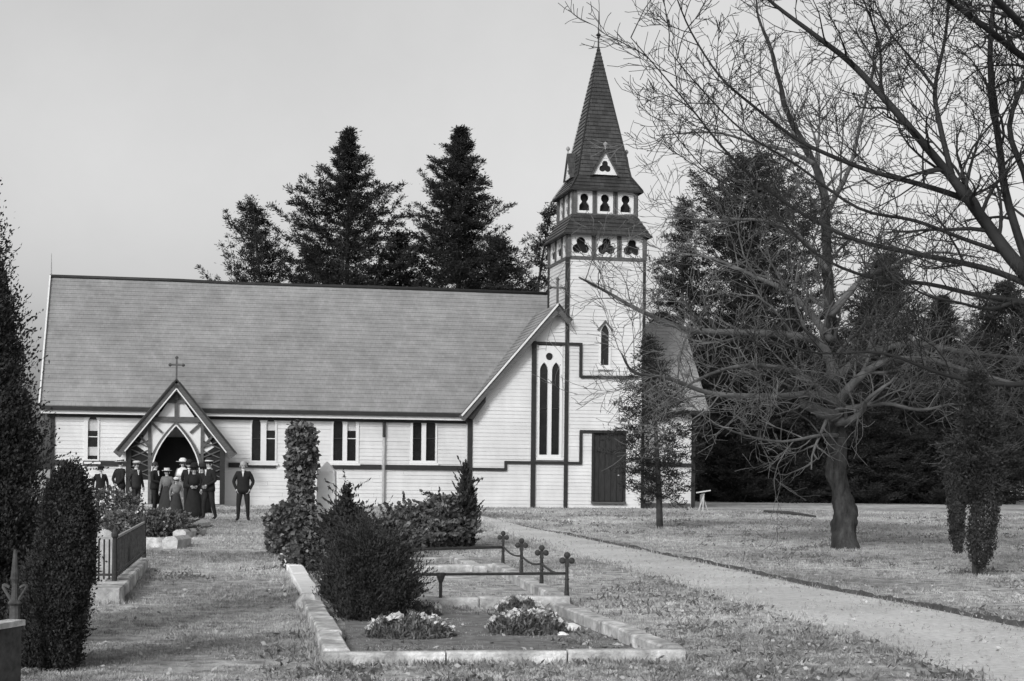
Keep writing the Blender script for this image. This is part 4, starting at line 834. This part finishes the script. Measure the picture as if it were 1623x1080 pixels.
bare_tree('huge bare tree reaching long limbs over the lawn towards the spire', (at(1700, 700, 27).x, 27, gz(27)), [
    ([(1705, 905), (1702, 800), (1692, 650), (1665, 520), (1640, 450)], .30, .16, 0, 4),
    ([(1640, 450), (1600, 405), (1565, 357), (1530, 310), (1503, 275), (1440, 200), (1358, 109), (1300, 62), (1228, 8), (1200, -20)], .14, .02, -1.0, 20),
    ([(1535, 318), (1500, 305), (1450, 290), (1370, 268), (1290, 235), (1250, 212), (1190, 165), (1140, 120), (1095, 50), (1070, -10)], 0.061, 0.010, -1.5, 18),
    ([(1510, 282), (1490, 200), (1482, 140), (1498, 60), (1505, -20)], 0.058, 0.021, .8, 14),
    ([(1440, 200), (1400, 150), (1395, 80), (1380, 30), (1360, -20)], 0.040, 0.010, -.5, 10),
    ([(1482, 140), (1450, 100), (1410, 50), (1380, -10)], 0.032, 0.010, 1.0, 9),
    ([(1640, 455), (1560, 425), (1440, 400), (1350, 378), (1250, 325), (1160, 250), (1090, 165), (1000, 60)], 0.065, 0.007, -2.2, 17),
    ([(1650, 480), (1560, 470), (1470, 450), (1380, 440), (1290, 400), (1200, 310), (1130, 280), (1050, 190)], 0.054, 0.007, 1.8, 15),
    ([(1665, 520), (1620, 480), (1570, 490), (1520, 480), (1460, 465), (1420, 430)], 0.050, 0.008, -2.8, 11),
    ([(1680, 600), (1600, 610), (1500, 595), (1400, 560), (1300, 560), (1220, 540)], 0.058, 0.008, -1.5, 14),
    ([(1660, 510), (1600, 330), (1585, 240), (1570, 120), (1572, 30), (1580, -20)], 0.086, 0.035, 1.0, 16),
    ([(1640, 450), (1630, 300), (1600, 200), (1640, 100), (1690, 20)], 0.072, 0.028, -.6, 12),
    ([(1720, 160), (1623, 92), (1570, 50), (1510, 5), (1490, -15)], 0.072, 0.035, -1.8, 12),
    ([(1720, 130), (1640, 60), (1600, 20), (1560, -20)], 0.086, 0.049, -2.6, 8),
    ([(1590, 400), (1530, 380), (1450, 350), (1360, 330), (1260, 260), (1180, 210), (1110, 140), (1060, 80)], 0.043, 0.007, -3.2, 15)], 27.0, 92, depth=1.35, levels=3)

# ------------------------------------------------------------------ grass, fallen leaves
def in_poly(x, y, poly):
    ins = np.zeros(len(x), bool); j = len(poly) - 1
    for i in range(len(poly)):
        xi, yi = poly[i].x, poly[i].y; xj, yj = poly[j].x, poly[j].y
        c = ((yi > y) != (yj > y)) & (x < (xj - xi) * (y - yi) / (yj - yi + 1e-12) + xi); ins ^= c; j = i
    return ins
def vnoise(x, y, seed, f):
    rs = np.random.default_rng(seed); g = rs.uniform(0, 1, (64, 64)); X, Y = x * f, y * f; xi, yi = np.floor(X).astype(int), np.floor(Y).astype(int); fx, fy = X - xi, Y - yi; fx = fx * fx * (3 - 2 * fx); fy = fy * fy * (3 - 2 * fy)
    a, b_, c, d = g[xi % 64, yi % 64], g[(xi + 1) % 64, yi % 64], g[xi % 64, (yi + 1) % 64], g[(xi + 1) % 64, (yi + 1) % 64]
    return (a * (1 - fx) + b_ * fx) * (1 - fy) + (c * (1 - fx) + d * fx) * fy
n = 520000; Yg = 11.0 * (66 / 11.0) ** NP.uniform(0, 1, n) ** 1.15; Xg = NP.uniform(-.37, .37, n) * Yg
pathpoly = list(E3) + [Vector((p.x, p.y, 0)) for p in reversed(N3)]
keep = ~in_poly(Xg + NP.normal(0, .2, n), Yg + NP.normal(0, .35, n) * (1 + (Yg > 25)), pathpoly) | (NP.uniform(0, 1, n) < .05)
nz = .55 * vnoise(Xg, Yg, 5, 1.1) + .45 * vnoise(Xg + 9, Yg, 6, 3.1); keep &= NP.uniform(0, 1, n) < np.clip((nz - .22) * 2.4, .1, 1)
for q in ((A, B, C, gp(545, 973)),): keep &= ~in_poly(Xg, Yg, q) | (NP.uniform(0, 1, n) < .5)
lx, ly = (Xg - CX) * CA + (Yg - CY) * SA, -(Xg - CX) * SA + (Yg - CY) * CA; keep &= ~((ly > -.1) & (lx > -.5)) & ~((ly > PJ - .1))
Xg, Yg, nz = Xg[keep], Yg[keep], nz[keep]; Zg = .14 * np.clip((Yg - 15) / 40, 0, 1)
sz = (.022 + .0011 * Yg) * (.5 + 1.0 * nz)
kind(leaves(np.stack([Xg, Yg, Zg + sz * .3], 1), sz, .20, 'grass', blade, D=np.array([0, 0, 1.0]), jitter=.55), 'stuff')['label'] = 'short rough grass with tufts over the churchyard'
fr_ = []
def fringe(p, q, per_m, w=.05, off=0.0):
    p, q = Vector(p), Vector(q); n = int((q - p).length * per_m); t = NP.uniform(0, 1, n); t = t[vnoise(t * 40, t * 0 + p.x, 12, .6) + NP.uniform(0, .5, n) > .55]; d = (q - p).normalized(); nr = np.array([-d.y, d.x])
    xy = np.stack([p.x + (q.x - p.x) * t, p.y + (q.y - p.y) * t], 1) + nr * (off + NP.normal(0, w, len(t)))[:, None]
    fr_.append(np.concatenate([xy, (.14 * np.clip((xy[:, 1] - 15) / 40, 0, 1) + .02)[:, None]], 1))
fringe(A, B, 220, .03, -.03); fringe(B, C, 150, .05, -.04); fringe(A, gp(478, 960), 200, .04, .03); fringe(gp(476, 953), D_, 150, .05, .03); fringe(n1, f1, 120, .05, -.04); fringe(n0, n1, 120, .04, -.03); fringe(a1, a2, 200, .05, -.04); fringe(a0, a1, 220, .04, -.04)
for k in range(0, NE - 1, 4): fringe(EE[k], EE[min(k + 4, NE - 1)], 120, .10, .12)
for k in range(0, 68, 3): fringe(N3[k], N3[k + 3 if k + 3 < 70 else 69], 60, .16, -.02)
def cw(u, v): return Vector((CX + u * CA - v * SA, CY + u * SA + v * CA, 0))
fringe(cw(-NL, NV - .12), cw(0, NV - .12), 50, .05); fringe(cw(0, -.1), cw(UT + TW, -.1), 50, .05); fringe(cw(UT + TW, CV - .6), cw(uw, CV - .6), 50, .05)
for c_, r_ in ((gp(1342, 872), .42), (w, .12), (gp(1046, 838), .2), (gp(1545, 915), .1)):
    for k in range(10): fringe(c_ + Vector((math.cos(k * .63) * r_, math.sin(k * .63) * r_, 0)), c_ + Vector((math.cos(k * .63 + .63) * r_, math.sin(k * .63 + .63) * r_, 0)), 140, .05)
fp_ = np.concatenate(fr_); kind(leaves(fp_, .075 + .0009 * fp_[:, 1], .14, 'long_grass', blade, D=np.array([0, 0, 1.6]), jitter=.5), 'stuff')['label'] = 'longer unmown grass along kerbs, path edge and walls'
n = 2600; Yw = 11.5 * (60 / 11.5) ** NP.uniform(0, 1, n); Xw = NP.uniform(-.37, .37, n) * Yw
ok = ~in_poly(Xw, Yw, pathpoly) & ~((-(Xw - CX) * SA + (Yw - CY) * CA) > -.4) & (vnoise(Xw, Yw, 8, .35) > np.where(Xw < -2.2 - .1 * (Yw - 14), .68, .42)); Xw, Yw = Xw[ok], Yw[ok]
wp = np.repeat(np.stack([Xw, Yw, .14 * np.clip((Yw - 15) / 40, 0, 1) + .02], 1), 16, 0); wp += NP.normal(0, 1, wp.shape) * np.array([.07, .07, .012]) * (1 + wp[:, 1:2] * .02)
kind(leaves(wp, .06 + .001 * wp[:, 1], .3, 'weeds', mat('weed_leaf', .15, var=.6, scale=3, rough=.7, transl=.15), D=np.array([0, 0, .6]), jitter=.8), 'stuff')['label'] = 'dark flat weeds growing in the grass'
n = 5200; Yl = 12 * (60 / 12) ** NP.uniform(0, 1, n); Xl = NP.uniform(-.37, .37, n) * Yl; k_ = NP.uniform(0, 1, n) < np.where(Xl > 0, 1, .45); Xl, Yl = Xl[k_], Yl[k_]; ok = ~(((-(Xl - CX) * SA + (Yl - CY) * CA) > -.3)); Xl, Yl = Xl[ok], Yl[ok]
fl = mat('fallen_leaf', .34, var=.6, scale=3, rough=.7)
o = kind(leaves(np.stack([Xl, Yl, .14 * np.clip((Yl - 15) / 40, 0, 1) + .03], 1), .055, .6, 'fallen_leaves', fl, flat=.7), 'stuff'); o['label'] = 'fallen leaves scattered over the grass'
b = MB(); p, q = gp(1212, 813), gp(1292, 821); b.tube([p + Vector((0, 0, .05)), p.lerp(q, .5) + Vector((0, 0, .09)), q + Vector((0, 0, .05))], [.06, .07, .04], 7); tag(b.build('fallen_branch', darkbark), 'thin dark fallen branch lying on the lawn', 'branch')
# far fence at the right edge
fr = root('field_fence', 'far post and rail fence at the field edge', 'fence')
Yf = 88.0; pts = [gbase(1580, 92), gbase(1608, 90), gbase(1640, 88), gbase(1672, 86)]
for p in pts: b = MB(); b.box((p.x - .07, p.y - .07, p.z - .1), (p.x + .07, p.y + .07, p.z + 1.15)); b.build('fence_post', darkbark, fr)
for a, c in zip(pts, pts[1:]):
    for z in (.3, .62, .95): b = MB(); b.bar(a + Vector((0, -.09, z)), c + Vector((0, -.09, z)), .05, .13); b.build('fence_rail', darkbark, fr)
# small folding stand by the chancel corner
sp_ = gp(1114, 811); st = thing('folding_stand', 'small pale wooden folding stand on thin legs beside the chancel corner', 'stand', sp_)
for (x0, x1) in ((-.2, .05), (.22, -.05), (-.02, .02)):
    b = MB(); b.bar((x0, -.12 if x0 < .1 else .12, 0), (x1, 0, .72), .04, .04); b.build('leg', palewood, st)
b = MB(); b.bar((-.28, 0, .76), (.3, -.05, .86), .22, .05); b.build('top_board', palewood, st)
b = MB(); b.box((-.12, -.03, .3), (.06, .03, .7)); b.build('hanging_cloth', greycloth, st)

# ------------------------------------------------------------------ people at the porch
def tubes_person(h, pose, cloth, hands=True):
    k = h / 1.75; j = {'pelvis': (0, 0, .95, .15), 'waist': (0, 0, 1.10, .135), 'chest': (0, .01, 1.32, .165), 'neckb': (0, .0, 1.46, .075), 'neck': (0, -.01, 1.52, .052), 'head': (0, -.02, 1.61, .092), 'crown': (0, -.01, 1.70, .078), 'brow': (0, -.075, 1.63, .035)}
    E_ = [('pelvis', 'waist'), ('waist', 'chest'), ('chest', 'neckb'), ('neckb', 'neck'), ('neck', 'head'), ('head', 'crown'), ('head', 'brow')]
    for s, c in ((-1, 'l'), (1, 'r')):
        st_ = pose.get('stride', .03) * s; sp2 = pose.get('spread', .10)
        j['hip' + c] = (s * .095, 0, .88, .105); j['knee' + c] = (s * sp2, -.03 + st_ * .5, .50, .072); j['ank' + c] = (s * (sp2 + .01), .03 + st_, .10, .048); j['toe' + c] = (s * (sp2 + .05), -.12 + st_, .045, .042)
        el, hd = pose.get('arm' + c, ((.27, .05, 1.15), (.27, -.05, .90)))
        j['sh' + c] = (s * .175, .01, 1.41, .082); j['el' + c] = (s * el[0], el[1], el[2], .056); j['wr' + c] = (s * hd[0], hd[1], hd[2], .038)
        d = (Vector((s * hd[0], hd[1], hd[2])) - Vector((s * el[0], el[1], el[2]))).normalized(); pm_ = Vector((s * hd[0], hd[1], hd[2])) + d * .08; j['pal' + c] = tuple(pm_) + (.036,)
        E_ += [('pelvis', 'hip' + c), ('hip' + c, 'knee' + c), ('knee' + c, 'ank' + c), ('ank' + c, 'toe' + c), ('chest', 'sh' + c), ('sh' + c, 'el' + c), ('el' + c, 'wr' + c), ('wr' + c, 'pal' + c)]
    names = list(j); me = bpy.data.meshes.new('body'); me.from_pydata([tuple(q * k for q in j[x][:3]) for x in names], [(names.index(a), names.index(c)) for a, c in E_], [])
    o = link('body', me); md = o.modifiers.new('skin', 'SKIN'); md.use_smooth_shade = True
    if not me.skin_vertices: return None
    for i, x in enumerate(names):
        sv = me.skin_vertices[0].data[i]; r = j[x][3] * k; sv.radius = (r, r * (.78 if x in ('chest', 'waist', 'pelvis') else 1.0)); sv.use_root = (x == 'pelvis')
    ss = o.modifiers.new('sub', 'SUBSURF'); ss.levels = ss.render_levels = 1
    dg = bpy.context.evaluated_depsgraph_get(); ev = o.evaluated_get(dg); nm = bpy.data.meshes.new_from_object(ev); bpy.data.objects.remove(o); 
    # fingers, rooted inside each palm
    bm = bmesh.new(); bm.from_mesh(nm)
    fb = MB()
    for s, c in ((-1, 'l'), (1, 'r')):
        w_, p_ = Vector(j['wr' + c][:3]), Vector(j['pal' + c][:3]); d = (p_ - w_).normalized(); sd = d.cross(Vector((1, 0, 0))).normalized()
        for f in range(4):
            o0 = p_ + sd * (.024 * (f - 1.5)); L = (.075, .085, .08, .062)[f]; q1 = o0 + d * L * .5; q2 = q1 + (d + Vector((-s * .7, 0, 0))).normalized() * L * .5; fb.tube([o0 * k, q1 * k, q2 * k], [.0095, .0085, .007], 5)
        o0 = w_.lerp(p_, .4) + sd * -.03; fb.tube([o0 * k, (o0 + (d - sd).normalized() * .035) * k, (o0 + (d - sd * .4).normalized() * .07) * k], [.011, .0095, .008], 5)
    fm = bpy.data.meshes.new('f'); fm.from_pydata(fb.v, [], fb.f); nb = len(bm.faces); bm.from_mesh(fm); bm.faces.ensure_lookup_table(); bm.to_mesh(nm)
    sl_, nf = [], len(nm.polygons); wl = [Vector(j['wr' + c][:3]) * k for c in 'lr']
    for i, p in enumerate(nm.polygons):
        c = p.center; mi = 0
        if i >= nb or c.z > 1.485 * k: mi = 1
        elif c.z < .085 * k: mi = 2
        else:
            for s, cc in ((-1, 'l'), (1, 'r')):
                w_, p_ = Vector(j['wr' + cc][:3]) * k, Vector(j['pal' + cc][:3]) * k
                if (c - p_).length < .075 * k and (c - w_).dot(p_ - w_) > 0: mi = 1
        sl_.append(mi)
    nm.materials.clear()
    for m in (cloth, skin, suit): nm.materials.append(m)
    nm.polygons.foreach_set('material_index', sl_); nm.polygons.foreach_set('use_smooth', [True] * nf); bm.free()
    return link('body', nm)
def person(label, loc, face, h=1.74, cloth=suit, pose={}, hat=None, skirt=None, extra=(), hairm=None):
    t = thing('person', label, 'person', loc, face, group='people gathered at the porch'); k = h / 1.75
    bo = tubes_person(h, pose, cloth); bo.parent = t
    hz = Vector((0, -.01 * k, 1.66 * k))
    b = MB(); b.lathe([(.088 * k, -.05 * k), (.104 * k, .0), (.098 * k, .05 * k), (.06 * k, .1 * k), (.01, .115 * k)], hz + Vector((0, .018 * k, 0)), 12); b.build('hair', hairm or hair, t, smooth=True)
    b = MB(); b.prism([(-.012 * k, -.11 * k, 1.595 * k), (.012 * k, -.11 * k, 1.595 * k), (0, -.10 * k, 1.64 * k)], (0, .03 * k, 0)); b.build('nose', skin, t)
    for s in (-1, 1):
        b = MB(); b.lathe([(.004, -.008), (.012, 0), (.004, .008)], (s * .034 * k, -.098 * k, 1.632 * k), 6); b.build('eye', hair, t)
        b = MB(); b.lathe([(.006, -.028), (.016, 0), (.006, .028)], (s * .098 * k, 0, 1.61 * k), 6, 1.8); b.build('ear', skin, t)
    b = MB(); b.box((-.025 * k, -.105 * k, 1.556 * k), (.025 * k, -.09 * k, 1.563 * k)); b.build('mouth', hair, t)
    if not skirt:
        b = MB(); b.lathe([(.20 * k, 0), (.205 * k, .1 * k), (.175 * k, .28 * k), (.185 * k, .42 * k), (.17 * k, .55 * k), (.08 * k, .64 * k)], (0, .005, .84 * k), 16, .72); b.build('jacket', cloth, t, smooth=True)
        b = MB(); b.lathe([(.058 * k, 0), (.062 * k, .05 * k)], (0, -.005, 1.475 * k), 12); b.build('collar', lightcloth, t, smooth=True)
        b = MB(); b.prism([(-.035 * k, -.137 * k, 1.47 * k), (.035 * k, -.137 * k, 1.47 * k), (0, -.15 * k, 1.30 * k)], (0, .03 * k, 0)); b.build('shirt_front', lightcloth, t)
    else:
        b = MB(); b.lathe([(.36 * k, .03), (.31 * k, .3 * k), (.23 * k, .7 * k), (.15 * k, 1.04 * k), (.135 * k, 1.1 * k)], (0, 0, 0), 28, .9, .045); b.build('skirt', skirt[0], t, smooth=True)
        b = MB(); b.lathe([(.14 * k, 0), (.19 * k, .18 * k), (.185 * k, .3 * k), (.09 * k, .42 * k)], (0, 0, 1.06 * k), 16, .78); b.build('blouse', skirt[1], t, smooth=True)
    if hat:
        kindh, hm, band_ = hat; b = MB(); c = hz + Vector((0, .0, .035 * k))
        if kindh == 'bowler': b.lathe([(.10 * k, 0), (.165 * k, .0), (.17 * k, .015), (.115 * k, .018), (.112 * k, .07), (.09 * k, .12), (.03 * k, .14)], c, 16)
        elif kindh == 'boater': b.lathe([(.1 * k, 0), (.19 * k, 0), (.19 * k, .012), (.11 * k, .014), (.11 * k, .09), (.02, .092)], c, 16)
        elif kindh == 'wide': b.lathe([(.1 * k, 0), (.25 * k, .02), (.26 * k, .035), (.14 * k, .03), (.13 * k, .11), (.08 * k, .16), (.02, .17)], c, 16)
        elif kindh == 'cap': b.lathe([(.11 * k, 0), (.135 * k, .03), (.13 * k, .06), (.05, .085)], c + Vector((0, -.02, 0)), 14)
        ho = b.build('hat', hm, t, smooth=False)
        if band_: b = MB(); b.lathe([(.117 * k, .018), (.117 * k, .052)], c, 16); b.build('hat_band', band_, ho)
    for f in extra: f(t, k)
    return t
BK = {'arml': ((.25, .10, 1.14), (.07, .17, .98)), 'armr': ((.25, .10, 1.14), (.07, .17, .98))}
FR = {'arml': ((.24, -.02, 1.13), (.10, -.24, 1.08)), 'armr': ((.24, -.02, 1.13), (.10, -.24, 1.08))}
PK = {'arml': ((.29, .05, 1.16), (.20, -.03, .95)), 'armr': ((.29, .05, 1.16), (.20, -.03, .95)), 'spread': .13}
def pg(px, py): p = gp(px, py); return p
person('bareheaded man in black suit standing alone by the wall right of the porch', pg(385, 827), .08, 1.76, suit, PK, hairm=greyhair)
person('man in bowler hat and black coat beside the woman with white hat band', pg(331, 825), -.7, 1.80, suit, {'armr': ((.26, .03, 1.15), (.15, -.2, 1.02)), 'stride': .12, 'spread': .12}, ('bowler', suit2, lightcloth))
person('man in black suit and straw boater turned to the porch next to a rose bush', pg(190, 815), 2.5, 1.78, suit, BK, ('boater', straw, suit))
person('man in charcoal suit with pale cap before the left porch panel', pg(215, 815), .9, 1.74, suit2, {'stride': .06}, ('cap', straw, None))
person('man in black suit seen from the side, facing the woman in white', pg(245, 816), 1.35, 1.72, suit, FR)
def shawl(t, k): b = MB(); b.lathe([(.25 * k, -.12 * k), (.235 * k, 0), (.19 * k, .13 * k), (.08 * k, .2 * k)], (0, 0, 1.30 * k), 16, .8); b.build('shawl', lightcloth, t, smooth=True)
pw = pg(289, 806); pw.z += .02
person('woman in white blouse, white shawl and wide white hat by the doorway', pw, .1, 1.80, greycloth, FR, ('wide', lightcloth, suit), (greycloth, lightcloth), (shawl,))
person('woman in long black dress with white banded black hat at the kerb blocks', pg(307, 822), .2, 1.60, suit, FR, ('wide', suit, lightcloth), (suit, suit))
person('girl in grey blouse and straw hat behind the rough kerb blocks', pg(264, 817), -.2, 1.50, greycloth, {}, ('boater', straw, None), (suit2, greycloth))
person('small child in grey frock and pale bonnet beside the black dressed woman', pg(279, 820), .3, 1.22, greycloth, {}, ('cap', lightcloth, None), (suit2, greycloth))
person('boy in dark suit half hidden behind the rose bush', pg(159, 812), .4, 1.55, suit, {}, ('cap', suit, None))
person('man in black coat standing behind the woman in long black dress', pg(299, 812), .15, 1.76, suit, BK, ('bowler', suit, None))
person('woman in black with dark wide hat next to the man in bowler', pg(320, 815), -.3, 1.62, suit, FR, ('wide', suit2, None), (suit, suit))
